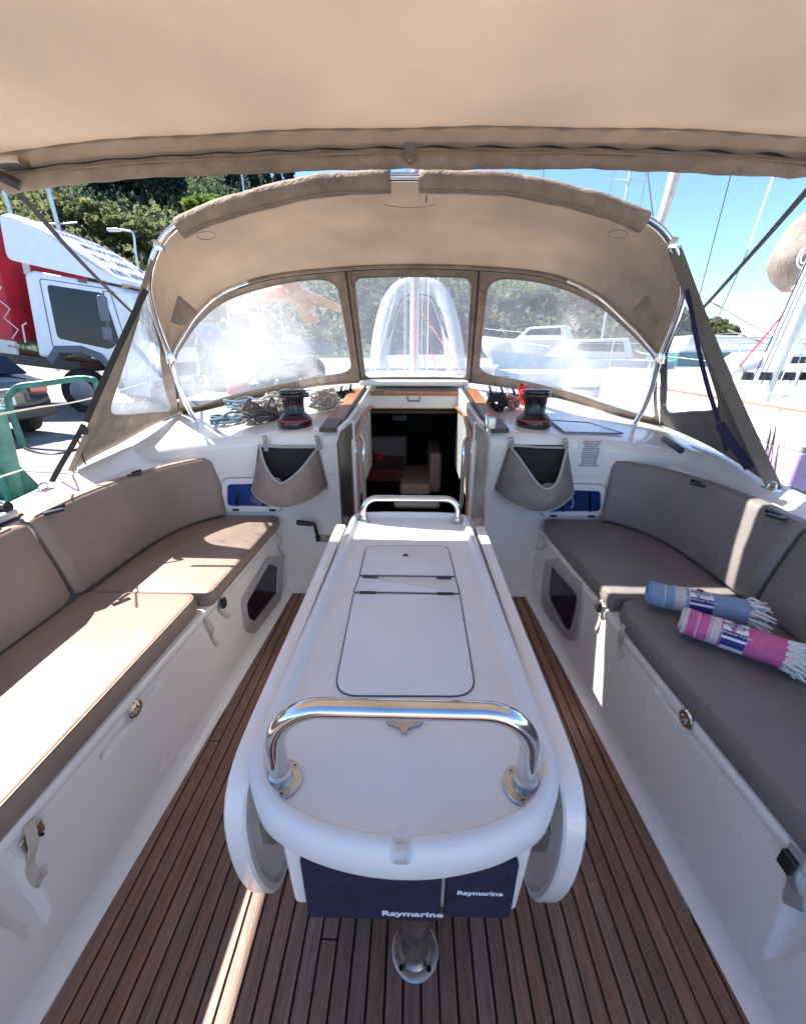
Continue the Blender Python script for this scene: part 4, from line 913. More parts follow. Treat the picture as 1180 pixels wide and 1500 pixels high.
# side panels aft of the main hoop
SP=[(-1,[(262,606),(225,622),(180,648),(140,668),(104,690)],[(217,415),(200,455),(170,530),(135,610),(104,690)]),(1,[(966,622),(1010,640),(1050,660),(1090,685),(1132,712)],[(1003,415),(1020,455),(1050,530),(1090,620),(1132,712)])]
SIDE={}
for s,base,edge in SP:
    Ax=Ac[:int(19)] if s<0 else Ac[102:][::-1]      # hinge -> widest point of hoop
    F_=onroof(262,606) if s<0 else onroof(966,622)
    legp=resample([F_,Ac[0] if s<0 else Ac[-1]],10)+Ax[1:]
    legp=resample(legp,60)
    Eb=[at(x,y,z=z) for (x,y),z in zip(base,(0,.80,.785,.772,.762))]; Eb[0]=F_
    Eb=resample(cr(Eb,8),60)
    top=legp[-1]; bot=Eb[-1]; ed=[top.lerp(bot,k/59)+V(0,0,-.02*math.sin(math.pi*k/59)) for k in range(60)]
    SIDE[s]=(ed,Eb,legp)
    # triangular Coons-like surface: u along the base, v up
    def Sf(u,v):
        a=interp(legp,v); b=interp(ed[::-1],v); p=a.lerp(b,u); q=interp(Eb,u); k=(1-v)**3
        p=p+(q-(legp[0].lerp(ed[-1],u)))*k; p.x+=s*.02*math.sin(math.pi*min(1,u))*math.sin(math.pi*v); return p
    pane=rpoly([V(.10,.10,0),V(.88,.27,0),V(.88,.93,0),V(.30,.97,0)],[.10,.09,.05,.05],8)
    if s>0: pane=rpoly([V(.08,.17,0),V(.80,.33,0),V(.84,.94,0),V(.16,.96,0)],[.12,.09,.05,.05],8)
    pane=resample(pane,96,True); outer=[]
    c0=V(.42,.52,0)
    for q in pane:
        d=q-c0; k=min([ (1-c0.x)/d.x if d.x>1e-6 else 9e9, -c0.x/d.x if d.x<-1e-6 else 9e9,(1-c0.y)/d.y if d.y>1e-6 else 9e9,-c0.y/d.y if d.y<-1e-6 else 9e9]); outer.append(c0+d*k)
    rows=[[Sf(*(outer[i%96].lerp(pane[i%96],t)).xy)+V(0,.002*math.sin(i*.9+t*5),.0) for i in range(97)] for t in(0,.25,.5,.75,1)]
    grid('hood_side',rows,canvd if s<0 else canvg,hood,solid=.002)  # right side darker: shade painted into its canvas colour
    rows=[[Sf(*(pane[i%96].lerp(c0,t)).xy) for i in range(97)] for t in(0,.1,.2,.35,.5,.65,.8,.95,.999)]
    grid('window_pane',rows,vinyl,hood)
    MB().tube([Sf(*q.xy) for q in pane],.003,6,cyc=True).go('window_piping',webg,hood,smooth=True)
    strap('edge_binding',[p+(CP-p).normalized()*.004 for p in ed[::6]+[ed[-1]]],(.018 if s<0 else .040),canvd if s<0 else canvg,hood,n=3)
# little flap pockets on the hood lining
for pts in([(262,432),(292,458),(268,478),(250,472)],[(925,455),(946,432),(965,474),(945,478)]):
    P=[]
    for q in pts:
        best=min((p for r_ in rows for p in r_),key=lambda p:0) if 0 else None
        P.append(at(*q,f=(1.62,.12)))
    n_=(P[1]-P[0]).cross(P[2]-P[0]).normalized(); n_=n_ if n_.dot(CP-P[0])>0 else -n_
    MB().prism(rpoly(P,.01,3),n_*.006).go('hood_pocket',canvd,hood,bev=.002)
for cx,cy in((302,345),(905,343),(600,298)):
    P=[at(cx+ (14 if cx!=600 else 38)*math.cos(k*math.pi/8),cy+6*math.sin(k*math.pi/8),f=(1.64,0)) for k in range(9 if cx==600 else 16)]
    MB().tube(P,.0012,5,cyc=(cx!=600)).go('stitch_line',canvd,hood)
strap('zip_pull',[at(624,286,y=1.62),at(624,297,y=1.62)],.004,webb,hood,n=1,side=(1,0,0)); 
# =============================================================== BIMINI
bim=thing('bimini','broad tan canvas bimini spanning the whole top of the photo','bimini',(0,0,1.75))
HW=1.60; YF=1.525
def zb(x,y):
    u=x/HW; return 1.812-.055*u*u-.05*abs(u)**6+.015*math.sin((y+1)*1.4)
rows=[]
for j in range(41):
    y=lerp(YF,-.12,j/40); rows.append([V(lerp(-HW,HW,i/60),y+(.035*math.cos(i/60*math.pi*2-math.pi)-.0 if j==0 else .035*math.cos(i/60*math.pi*2-math.pi))*0,zb(lerp(-HW,HW,i/60),y)+.002*math.sin(i*.6+j*.35)) for i in range(61)])
grid('bimini_canvas',rows,canvb,bim,solid=.002)
for k,yy in enumerate((.5,-.08)):
    MB().tube([V(x,yy,zb(x,yy)-.012) for x in np.linspace(-HW,HW,40)]+[V(HW+.01,yy,1.5),V(HW,yy,.8)],.0125,12).go('bimini_hoop',ss,bim,smooth=True)
def band(nm,za,zb_,ya,yb,m,wav=0,n=140,sol=.0015,x0=-1.30,x1=1.22):
    rows=[]
    for t in np.linspace(0,1,5):
        row=[]
        for i in range(n+1):
            x=lerp(x0,x1,i/n); b=zb(x,YF)
            row.append(V(x,YF+lerp(ya,yb,t)+.0015*math.sin(i*.9)*wav,b+lerp(za,zb_,t)+wav*.0032*math.sin(x*38)*t+ (.002*math.sin(i*.7+t*4) if wav else 0)))
        rows.append(row)
    return grid(nm,rows,m,bim,solid=sol)
band('front_facing',.002,-.044,-.004,.004,canv,wav=1)
band('front_backing',.003,-.085,.016,.014,canvd,x0=-1.34,x1=1.26)
band('front_zip',-.036,-.050,.010,.010,webb,wav=1.2)
band('lower_tape',-.046,-.062,.008,.006,canvd,wav=.3)
# rolled-up connector hanging under the front edge
rows=[]
for k in range(13):
    an=2*math.pi*k/12; row=[]
    for i in range(141):
        x=lerp(-1.30,1.22,i/140); b=zb(x,YF)-.073; wv=1+.07*math.sin(x*9)+.06*math.sin(x*23+k)+.04*math.sin(x*57)
        if x>1.13: wv*=max(.25,1-(x-1.13)/.09*.7)
        row.append(V(x,YF+.014+.020*wv*math.sin(an),b+.021*wv*math.cos(an)))
    rows.append(row)
grid('rolled_connector',rows,canvd,bim,solid=.001)
MB().tube([V(x,YF-.004,zb(x,YF)-.062-.0015*math.sin(x*9)) for x in np.linspace(-1.28,1.2,60)],.003,5).go('connector_hem',canv,bim,smooth=True)
P=[at(x,y,y=1.50) for x,y in((592,208),(608,208),(609,232),(600,243),(591,232))]; MB().prism(P,(0,.003,0)).go('snap_tab',canvg,bim,bev=.001)
MB().lathe([(0,0),(.0032,0),(.002,.002),(0,.002)],at(600,235,y=1.499),12,Matrix.Rotation(math.pi/2,3,'X')).go('snap',ss,bim,smooth=True)
MB().tube([V(x,1.30+.02*math.cos(x*2),zb(x,1.3)-.004) for x in np.linspace(-1.15,1.15,50)],.0012,5).go('canvas_seam',canvd,bim) if 0 else None
for x in(-1.24,1.20):
    box('frame_joint',(x,YF-.02,zb(x,YF)-.035),(.10,.05,.02),ssb,bim,bev=.004)
# loose straps
def lstrap(nm,label,pts,wd,m,side=None,cat='strap'):
    o=strap(nm,pts,wd,m,None,n=8,side=side); return tagset(o,label,cat)
lstrap('webbing_strap','black webbing strap running down the aft edge of the left sprayhood side',[at(214,424,y=1.60),at(190,475,y=1.57),at(160,540,y=1.52),at(126,618,y=1.46)],.020,webb)
lstrap('webbing_strap','lower end of the black strap, tied to the eye on the left rim',[at(123,622,y=1.50),at(105,655,y=1.44),at(90,680,y=1.40),at(76,706,y=1.36)],.017,webb)
box('strap_buckle',at(123,631,y=1.50),(.028,.012,.03),blk,None,bev=.004); tagset(bpy.data.objects['strap_buckle'],'black plastic buckle in the strap beside the left sprayhood corner','buckle')
lstrap('cord','thin black cord dangling inside the left sprayhood corner',[at(112,640,y=1.5),at(119,655,y=1.5),at(121,668,y=1.5),at(126,680,y=1.5)],.005,webb)
lstrap('webbing_strap','navy strap hanging inside the right sprayhood window',[at(1005,424,y=1.60),at(1011,450,y=1.58),at(1020,500,y=1.55),at(1034,560,y=1.52),at(1052,618,y=1.48)],.014,webn)
lstrap('webbing_strap','knotted navy strap end by the right sprayhood corner',[at(1053,620,y=1.5),at(1068,645,y=1.46),at(1085,668,y=1.44),at(1097,686,y=1.42)],.030,webn)
lstrap('webbing_strap','short navy strap tail hanging beside the knotted strap',[at(1054,630,y=1.49),at(1060,645,y=1.48),at(1063,660,y=1.48)],.012,webn)
lstrap('lashing','grey lashing tying the right sprayhood corner to its eye',[SIDE[1][0][-1],at(1118,695,y=1.40),at(1133,710,y=1.36),at(1142,716,y=1.34)],.018,canvg)
a=tube('frame_strut',[at(-12,254,y=1.46),at(6,260,y=1.48),at(30,272,y=1.50)],.016,blk,None,n=4); tagset(a,'black padded bimini frame joint in the upper left corner','strut')
lstrap('bimini_stay','dark webbing stay running from the bimini corner down past the lorry',[at(8,262,y=1.50),at(60,318,y=1.75),at(108,372,y=2.1),at(160,425,y=2.6),at(215,478,y=3.3)],.018,webb,side=(1,0,.3))
lstrap('bimini_stay','dark webbing stay running from the bimini corner against the blue sky on the right',[at(1196,262,y=1.50),at(1150,315,y=1.75),at(1100,372,y=2.1),at(1030,450,y=2.7),at(990,490,y=3.3)],.018,webb,side=(1,0,-.3))
# =============================================================== THE QUAY, THE SEA, THE HILL
def struct(o): o['kind']='structure'; return o
struct(grid('sea_water',[[V(x,y,-.55) for x in np.linspace(-1500,1500,7)] for y in np.linspace(-300,2500,7)],water))
# quay: deck slab with its edge along the boat's left side and across ahead of the bow
qs=[(-2.75,-60),(-2.75,14.2),(60,19),(60,75),(-220,75),(-220,-60)]
q=MB(); q.prism([V(a,b,-.9) for a,b in qs][::-1],(0,0,1.0)); struct(q.go('quay',conc,None))
struct(MB().prism([V(a,b,.104) for a,b in((-2.9,3.55),(-2.9,4.6),(-6.5,5.4),(-7,4.1))][::-1],(0,0,.001)).go('quay_repair_patch',concp))
struct(box('quay_edge',(-2.83,0,.06),(.16,28,.12),concp,None,bev=.02))
def hfun(az,r):
    # ridge height against bearing (degrees right of the bow)
    k=np.interp(az,[-100,-60,-35,-22,-12,-8,0,15,28,36,50],[15,17,17.5,17.3,16.2,14.2,10,8,4.5,0.6,0])
    top=math.tan(R(k))*170; t=max(0,min(1,(r-62)/(170-62))); t=t**.85
    return top*t+.1*(1-t)+1.2*math.sin(az*.31+r*.05)*t
rows=[]
for a in np.linspace(-100,50,90):
    rows.append([V(r*math.sin(R(a)),r*math.cos(R(a)),max(-.8,hfun(a,r)) if r<=170 else max(-.8,hfun(a,170)-(r-170)*.3)) for r in[60,70,80,90,100,115,130,145,160,170,185,210]])
struct(grid('wooded_hill',rows,hillm,flip=False))
# ---------------------------------------------------------------- foliage
def leafcloud(clumps,nper,size,m,name,parent=None,flat=.75):
    V_=[];n=0
    for (c,rad) in clumps:
        k=nper; d=rng.normal(size=(k,3)); d/=np.linalg.norm(d,axis=1)[:,None]; d*= (rng.uniform(.55,1.05,size=(k,1)))
        P=np.array(c)+d*np.array(rad)
        a=rng.normal(size=(k,3)); a/=np.linalg.norm(a,axis=1)[:,None]; b=np.cross(a,rng.normal(size=(k,3))); b/=np.linalg.norm(b,axis=1)[:,None]
        s=size*rng.uniform(.6,1.4,size=(k,1)); a*=s; b*=s*flat
        V_.append(np.stack([P-a-b*.3,P+b,P+a-b*.2,P-b*.9],1))
    Vv=np.concatenate(V_).reshape(-1,3); nf=len(Vv)//4
    me=bpy.data.meshes.new(name); me.vertices.add(len(Vv)); me.vertices.foreach_set('co',Vv.ravel()); me.loops.add(nf*4); me.loops.foreach_set('vertex_index',np.arange(nf*4,dtype=np.int32))
    me.polygons.add(nf); me.polygons.foreach_set('loop_start',np.arange(0,nf*4,4,dtype=np.int32)); me.polygons.foreach_set('loop_total',np.full(nf,4,dtype=np.int32)); me.update(); me.materials.append(m)
    o=bpy.data.objects.new(name,me); COL.objects.link(o); o.parent=parent; return o
def treeproto(name,kind,h,wd,m,size,ncl=40,nper=60):
    T=bpy.data.objects.new(name,None); COL.objects.link(T); mb=MB()
    mb.tube([V(0,0,-1.0),V(wd*.03,0,h*.35),V(-wd*.02,wd*.02,h*.8)],[h*.035,h*.025,h*.008],7)
    cl=[]
    if kind=='cone':
        for k in range(ncl):
            z=h*(.06+.94*(k/ncl)); rr=wd*.5*math.sin(math.pi*min(1,.18+.82*(k/ncl)))**.8*(1.05-.75*k/ncl); a=k*2.4
            cl.append(((rr*.45*math.cos(a),rr*.45*math.sin(a),z),(rr*.65+.1,rr*.65+.1,h/ncl*2.0)))
    else:
        for k in range(6): a=k*1.05; mb.tube([V(0,0,h*(.25+.05*k)),V(wd*.2*math.cos(a),wd*.2*math.sin(a),h*.5),V(wd*.36*math.cos(a),wd*.36*math.sin(a),h*.68)],[h*.015,h*.01,h*.004],5)
        for k in range(ncl):
            a=random.uniform(0,6.28); e=random.uniform(-.35,1); q=math.sqrt(max(0,1-e*e))*random.uniform(.35,1); 
            cl.append(((wd*.42*q*math.cos(a),wd*.42*q*math.sin(a),h*(.60+.30*e*random.uniform(.7,1))),(wd*random.uniform(.08,.17),wd*random.uniform(.08,.17),h*random.uniform(.05,.10))))
    mb.go('trunk',bark,T,smooth=True); leafcloud(cl,nper,size,m,'crown',T); return T
protos={'olive':treeproto('olive_tree','round',7,8,lf_olive,.30,46,90),'mid':treeproto('broadleaf_tree','round',9,9,lf_mid,.34,46,80),'cone':treeproto('cypress_tree','cone',13,3.0,lf_dark,.34,26,80),'lime':treeproto('pine_tree','round',9,10,lf_lime,.32,40,90)}
used={}
def tree(kind,px,py,dist,sc,label,group='trees on the wooded hill'):
    d=ray(px,py); hd=math.hypot(d.x,d.y); x,y=d.x/hd*dist,d.y/hd*dist; az=math.degrees(math.atan2(x,y)); z=hfun(az,dist)-.3 if dist>60 else .1
    P_=protos[kind]
    o=P_ if kind not in used else dup(P_)
    used[kind]=1; o.location=(x,y,z); o.scale=(sc,)*3; o.rotation_euler=(0,0,random.uniform(0,6.28)); tagset(o,label,'tree',group); return o
# dense wood that covers the slope as one mass
cl=[];cl2=[]
for k in range(3000):
    a=random.uniform(-95,34); r=math.sqrt(random.uniform(64**2,172**2))
    if a>30 and r<120: continue
    h=max(0,hfun(a,r)); x,y=r*math.sin(R(a)),r*math.cos(R(a)); s=random.uniform(1.2,2.6)
    (cl if (r+12*math.sin(a*.35)+random.uniform(-8,8))<108 or a>-6 and random.random()<.5 else cl2).append(((x,y,h+s*.9),(s*1.35,s*1.35,s*1.0)))
o=leafcloud(cl,46,.42,lf_olive,'hillside_wood'); o['kind']='stuff'
o=leafcloud(cl2,46,.45,lf_wood,'hillside_wood'); o['kind']='stuff'
o['label']='dense dark wood covering the hillside'
# cypresses seen one by one
lab=['tall dark cypress at the hill top, %s']
cy=[(140,300,118),(152,296,125),(163,298,120),(176,292,128),(186,296,122),(197,290,130),(208,294,124),(219,286,128),(229,296,118),(238,284,126),(247,292,120),(256,282,130),(268,290,126),(338,268,140),(350,272,135),(372,262,142),(392,262,145),(408,258,150),(424,256,150)]
for i,(x,y,d) in enumerate(cy):
    tree('cone',x,y+14,d-8,random.uniform(.95,1.35),'dark narrow cypress in the row on the hill between the bimini edge and the sprayhood','cypresses on the hill')
for x,y,d,s in((292,285,98,.85),(312,284,102,.8)): tree('lime',x,y,d,s,'bright yellow green pine on the hill, %s of two'%('left' if x<300 else 'right'),'bright pines on the hill')
ol=[(95,330,75,1),(120,335,72,1.05),(150,340,70,1),(175,345,68,1.0),(200,350,66,1.05),(225,355,68,.9),(130,305,88,1),(165,318,84,1),(205,325,82,1),(235,335,80,.9),(105,310,90,.9),(245,350,74,.9),(60,320,76,.9),(185,360,64,.85),(212,372,63,.7)]
for i,(x,y,d,s) in enumerate(ol):
    tree('olive',x,y,d,s,'grey green olive tree on the lower slope above the lorry','olive trees on the slope')
for i,(x,y,d,s) in enumerate([(545,440,66,.9),(570,430,70,1),(640,430,70,1),(665,440,66,.8),(690,435,68,.9),(520,440,68,.8),(760,440,72,.8),(800,440,76,.8),(850,450,78,.8),(890,455,85,.7)]):
    tree('mid',x,y,d,s,'bushy green tree behind the sprayhood windows','trees behind the sprayhood windows')
tree('olive',1062,490,95,.62,'small rounded tree on the shore against the blue sky on the right',None)
tree('olive',1044,486,100,.70,'tree half hidden by the right edge of the sprayhood',None)
# =============================================================== LORRY
lorry=thing('lorry','white cabbed lorry with a roof spoiler and a red tarpaulin body parked on the quay','lorry')
def L(x,y,z): return V(x,y,z)
cabp=[(-.15,.92),(1.55,.92),(1.62,.55),(1.98,.50),(2.02,1.15),(1.96,1.42),(1.72,2.34),(1.55,2.42),(.05,2.50),(-.12,2.42)]
cabp=[(-.15,1.02),(.10,1.02),(.30,1.18),(.75,1.24),(1.10,1.15),(1.38,.80),(1.45,.50),(2.0,.48),(2.04,1.15),(1.98,1.42),(1.74,2.34),(1.55,2.42),(.05,2.50),(-.12,2.42)]
cab=MB().prism([L(a,0,b) for a,b in cabp],(0,2.2,0)).go('cab',truckw,lorry,bev=.06,seg=4)
MB().prism(rpoly([L(.30,-.012,1.40),L(1.30,-.012,1.32),L(1.48,-.012,1.50),L(1.30,-.012,2.28),L(.28,-.012,2.30)],.08,4),(0,.02,0)).go('side_window',cabg,lorry,bev=.004)
dr=[L(.18,-.006,1.20),L(.75,-.006,1.26),L(1.18,-.006,1.12),L(1.52,-.006,.75),L(1.60,-.006,1.5),L(1.42,-.006,2.36),L(.16,-.006,2.38)]
MB().tube(rpoly(dr,.06,3),.007,5,cyc=True).go('door_seam',grey,lorry)
box('door_handle',(.42,-.02,1.14),(.24,.03,.03),blk,lorry,bev=.008)
box('marker_lamp',(.95,-.015,2.43),(.16,.03,.05),grey,lorry,bev=.01)
n=V(.06,-1,0)
ws=MB().prism(rpoly([L(2.03,.16,1.46),L(2.03,2.04,1.46),L(1.80,1.98,2.30),L(1.80,.22,2.30)],.06,3),(.02,0,.004)).go('windscreen',cabg,lorry,bev=.004)
for yy in(.6,1.3): MB().tube([L(2.055,yy,1.42),L(1.98,yy+.35,1.75)],.012,5).go('wiper',blk,lorry)
box('grille',(2.05,1.1,1.0),(.03,1.6,.28),grey,lorry,bev=.02); box('bumper',(2.05,1.1,.55),(.14,2.25,.32),grey,lorry,bev=.04)
for yy in(.25,1.95): box('headlamp',(2.09,yy,.72),(.08,.32,.18),glassd,lorry,bev=.02)
fp=[(.02,1.0),(.22,1.26),(.72,1.32),(1.12,1.22),(1.42,.86),(1.50,.50),(1.38,.50),(1.28,.82),(1.05,1.10),(.72,1.19),(.30,1.13),(.12,.90)]
MB().prism([L(a,-.03,b) for a,b in fp],(0,.25,0)).go('mudguard',grey,lorry,bev=.015)
def wheel(x,y0,r=.44):
    M=Matrix.Rotation(math.pi/2,3,'X')
    t=MB().lathe([(r*.56,-.14),(r*.95,-.14),(r,-.09),(r,.09),(r*.95,.14),(r*.56,.14)],L(x,y0+.14,r),32,M).go('tyre',tyre,lorry,smooth=True)
    rm=MB().lathe([(0,.09),(.07,.10),(.09,.06),(.16,.05),(.20,.03),(.235,.10),(.26,.135),(.25,.14)],L(x,y0+.14,r),32,M).go('rim',rim_,t,smooth=True)
    for k in range(8): a=k*math.pi/4; MB().lathe([(0,0),(.018,0),(.016,.03),(0,.03)],L(x+.12*math.cos(a),y0+.09,r+.12*math.sin(a)),8,M).go('wheel_nut',ssb,t)
    for k in range(6): a=k*math.pi/3+.3; MB().lathe([(0,0),(.03,0),(0,.004)],L(x+.19*math.cos(a),y0+.095,r+.19*math.sin(a)),8,M).go('rim_hole',blk,t)
wheel(.60,.0); wheel(.60,1.9); wheel(-3.6,.0); wheel(-3.6,1.9)
box('chassis',(-2.6,1.1,.85),(5.6,.9,.22),blk,lorry,bev=.02)
box('side_sill',(-3.55,-.03,1.13),(6.1,.06,.24),offw,lorry,bev=.01)
text('print','MB 815',.06,(-.55,-.065,1.15),(1,0,0),(0,0,1),ink,lorry)
for z in(1.18,1.13,1.08): text('print','KENO 3490 KG',.035,(-1.0,-.065,z),(1,0,0),(0,0,1),ink,lorry)
# tarpaulin body with soft bows
rows=[]
for i in range(60):
    x=lerp(-.48,-6.6,i/59); b=.035*math.sin(i*.62)+.015*math.sin(i*1.9)
    rows.append([L(x,2.25,1.25),L(x,2.25,3.10)]+[L(x,2.15,3.2)]+[L(x,1.1,3.27+b*.5)]+[L(x,.03,3.2+b*.3),L(x,-.05,3.1)]+[L(x,-.05-b*math.sin(math.pi*k/6),lerp(3.1,1.26,k/6)) for k in range(1,7)])
grid('tarpaulin',rows,redt,lorry); MB().prism([L(-.48,-.05,1.25),L(-.48,2.25,1.25),L(-.48,2.25,3.1),L(-.48,1.1,3.27),L(-.48,-.05,3.1)],(-.02,0,0)).go('tarpaulin_front',redt,lorry)
zz=[]; 
for k in range(11): zz.append(L((-.66 if k%2 else -.84)+.035*k,-.10,3.0-k*.17))
MB().tube(zz,.012,5).go('zigzag_rope',offw,lorry)
for j in range(1,6):
    MB().tube([p+V(-.95*j,0,0) for p in zz],.012,5).go('zigzag_rope',offw,lorry)
# spoiler: curved hood over the cab roof, lettering on its sloping face
sp=MB(); rows=[]
for j in range(13):
    y=lerp(.02,2.18,j/12); e=1-abs(j/12-.5)*2; k=min(1,e*4)**.5
    row=[]
    for i in range(17):
        t=i/16; x=lerp(-.32,1.62,t); z=2.50+.86*(1-t**1.45)*(.9+.1*k); row.append(L(x,y,z))
    rows.append(row)
grid('spoiler_face',rows,truckw,lorry,solid=.02)
for yy in(0.0,2.2): MB().prism(rpoly([L(-.36,yy,2.62),L(.10,yy,2.58),L(1.64,yy,2.46),L(1.60,yy,2.52),L(1.30,yy,2.66),L(.9,yy,2.86),L(.4,yy,3.09),L(.0,yy,3.24),L(-.34,yy,3.30)],.12,5),(0,.06 if yy<1 else -.06,0)).go('spoiler_side',truckw,lorry,bev=.03,seg=3)
for x in(-.2,): box('spoiler_strut',(x,.2,2.55),(.10,.06,.25),offw,lorry,bev=.01)
def zsp(x): t=(x+.32)/1.94; return 2.50+.86*(1-max(0,t)**1.45)
for s_,x,sz in(('KIN.: 6936 99 22',1.36,.27),('TH. : 26610 - 24',1.02,.25),('METAFORES',.68,.24),('EXPRESS LOGISTIC',.36,.20),('KINISI TRANS',.08,.20)):
    dx=.08; yv=V(-dx,0,zsp(x-dx)-zsp(x)); text('lettering',s_,sz,(x,1.1,zsp(x)+.022),(0,1,0),yv,inkn,lorry,sx=.92,bold=.02)
mr=MB().tube([L(1.50,-.03,2.32),L(1.52,-.34,2.30),L(1.52,-.36,1.50),L(1.50,-.05,1.42)],.018,6).go('mirror_arm',grey,lorry,smooth=True)
box('mirror',(1.50,-.36,2.02),(.08,.20,.42),grey,lorry,bev=.03); box('mirror',(1.50,-.36,1.62),(.08,.20,.22),grey,lorry,bev=.03)
MB().tube([L(-.30,-.05,1.25),L(-.28,-.06,1.55),L(-.2,-.06,1.60)],.015,6).go('grab_handle',offw,lorry,smooth=True)
lorry.location=(-6.70,7.55,.12); lorry.rotation_euler=(0,R(7),R(2)); lorry.scale=(.9,.9,.93)
# =============================================================== DARK CAR
car=thing('parked_car','dark car with a red tail lamp parked at the left edge, partly behind the green rail','car')
sec=[(-2.1,.30),(-2.15,.55),(-2.05,.78),(-1.2,.92),(-.4,1.32),(.9,1.40),(1.6,1.30),(1.95,.98),(2.12,.90),(2.18,.55),(2.1,.30)]
rows=[]
for j in range(9):
    t=j/8; y=lerp(-.85,.85,t); k=1-(abs(t-.5)*2)**4
    row=[]
    for x,z in sec: 
        zz_=z if z<1 else 1+(z-1)*(.25+.75*k); row.append(V(x*(.93+.07*k),y*(1 if z<.95 else .86),zz_))
    rows.append(row)
b=grid('car_body',rows,carp,car); 
for j in(0,8): mk('car_side',rows[j],[tuple(range(len(sec)))],carp,car)
MB().prism([V(1.63,-.62,1.26),V(1.63,.62,1.26),V(1.93,.68,1.0),V(1.93,-.68,1.0)],(.02,0,.02)).go('rear_window',glassd,car,bev=.005)
taill=mat('tail_lamp',(.5,.02,.02),.2,coat=1)
for s in(-1,1): box('tail_lamp',(2.10,s*.66,.80),(.10,.26,.16),taill,car,bev=.02)
box('chrome_strip',(2.175,0,.80),(.02,.9,.02),ss,car,bev=.002)
pl=box('number_plate',(2.19,0,.62),(.015,.52,.12),white,car,bev=.003); text('lettering','KYT 1092',.11,(2.20,0,.62),(0,1,0),(0,0,1),ink,pl,sx=.95)
box('rear_bumper',(2.14,0,.42),(.12,1.64,.22),blk,car,bev=.04)
for x in(-1.35,1.35):
    for s in(-1,1): MB().lathe([(0,-.1),(.30,-.1),(.32,0),(.30,.1),(0,.1)],V(x,s*.76,.32),24,Matrix.Rotation(math.pi/2,3,'X')).go('wheel',tyre,car,smooth=True)
car['label']='dark car with a red tail lamp at the left edge, partly behind the green rail'
car.scale=(.8,)*3; car.location=(-6.75,5.45,.1); car.rotation_euler=(0,0,R(-18))
# =============================================================== QUAYSIDE STEEL
T=thing('green_post','thick green painted steel post with welded gussets on the quay at the left edge','post',V(-3.16,3.0,.1))
c=at(22,728,z=.1); tp=at(-12,598,y=c.y)
MB().tube([c,c.lerp(tp,1.0)+V(0,0,.0)],.075,16).go('post',grn,T,smooth=True)
for k in range(4):
    a=k*math.pi/2+.5; d=V(math.cos(a),math.sin(a),0); MB().prism([c+d*.06,c+d*.20,c+d*.07+V(0,0,.30)],V(-d.y,d.x,0)*.012).go('gusset',grn,T)
MB().lathe([(0,0),(.22,0),(.22,.015),(0,.015)],c,8).go('base_plate',grn,T)
g=at(33,652,z=.12)
y0=g.y; P=[at(35,655,z=.11),at(13,590,y=y0),at(18,575,y=y0),at(30,566,y=y0),at(60,562,y=y0+.1),at(110,555,y=y0+.25),at(132,555,y=y0+.3),at(141,562,y=y0+.3),at(150,600,y=y0+.35),at(165,650,y=y0+.35)]
tagset(MB().tube(cr(P,5),.035,12).go('green_rail',grn,None,smooth=True),'bent green tube rail on the quay in front of the lorry wheel','rail')
tagset(tube('mooring_cable',[at(36,656,z=.12),at(60,664,z=.11),at(90,664,z=.11),at(125,655,z=.12),at(160,648,z=.12)],.014,blk,None,n=5),'black cable lying on the quay from the foot of the green rail','cable')
tagset(tube('lifeline',[at(-10,609,y=1.2),at(60,596,y=1.7),at(132,584,y=2.3),at(215,560,y=4)],.0035,webc,None,n=3,seg=6),'upper white lifeline crossing in front of the green rail','lifeline','lifelines on the left side')
tagset(tube('lifeline',[at(-10,702,y=1.2),at(30,689,y=1.4),at(70,676,y=1.7),at(125,660,y=2.2)],.0028,webc,None,n=3,seg=6),'lower white lifeline crossing in front of the thick green post','lifeline','lifelines on the left side')
c=at(203,394,y=20); T=thing('street_lamp','thin curved street lamp above the lorry against the trees','lamp',c)
MB().tube(cr([V(c.x,c.y,.1),V(c.x,c.y,c.z),at(196,345,y=20),at(187,338,y=20),at(168,336,y=20)],5),.045,6).go('pole',alu,T,smooth=True); box('lamp_head',at(167,337,y=20),(.5,.2,.1),alu,T,bev=.02)
# =============================================================== CRANE AND CLUTTER BEHIND THE LEFT WINDOW
cn=thing('boatyard_crane','orange boatyard crane behind the left sprayhood window','crane',(-3.2,15,.1))
def bx(nm,px0,py0,px1,py1,y,d,m,par,**k):
    a=at(px0,py0,y=y); b=at(px1,py1,y=y); return box(nm,((a.x+b.x)/2,y+d/2,(a.z+b.z)/2),(abs(b.x-a.x),d,abs(a.z-b.z)),m,par,**k)
bx('counterweight',372,418,420,436,14.5,1.4,orange,cn,bev=.1); bx('crane_cab',330,455,372,500,14,1.4,offw,cn,bev=.1); bx('cab_glass',336,460,366,480,13.95,.1,glassd,cn,bev=.02)
MB().prism([at(410,415,y=14.2),at(440,412,y=14.2),at(462,470,y=14.2),at(446,474,y=14.2)],(0,.7,0)).go('boom',orange,cn,bev=.03); MB().prism([at(330,440,y=14),at(392,436,y=14),at(392,446,y=14),at(330,450,y=14)],(0,.6,0)).go('jib',orange,cn,bev=.03)
MB().prism([at(440,420,y=14.3),at(500,448,y=14.3),at(500,458,y=14.3),at(440,436,y=14.3)],(0,.6,0)).go('boom',orange,cn,bev=.03)
bx('undercarriage',330,500,470,520,14,2,grey,cn,bev=.08)
for x in(350,385,420,455): c=at(x,523,y=13.95); MB().lathe([(0,-.15),(.42,-.15),(.45,0),(.42,.15),(0,.15)],V(c.x,c.y,.55),20,Matrix.Rotation(math.pi/2,3,'X')).go('wheel',tyre,cn,smooth=True)
MB().tube([at(400,430,y=14),at(392,500,y=14)],.05,6).go('crane_cable',redt,cn); 
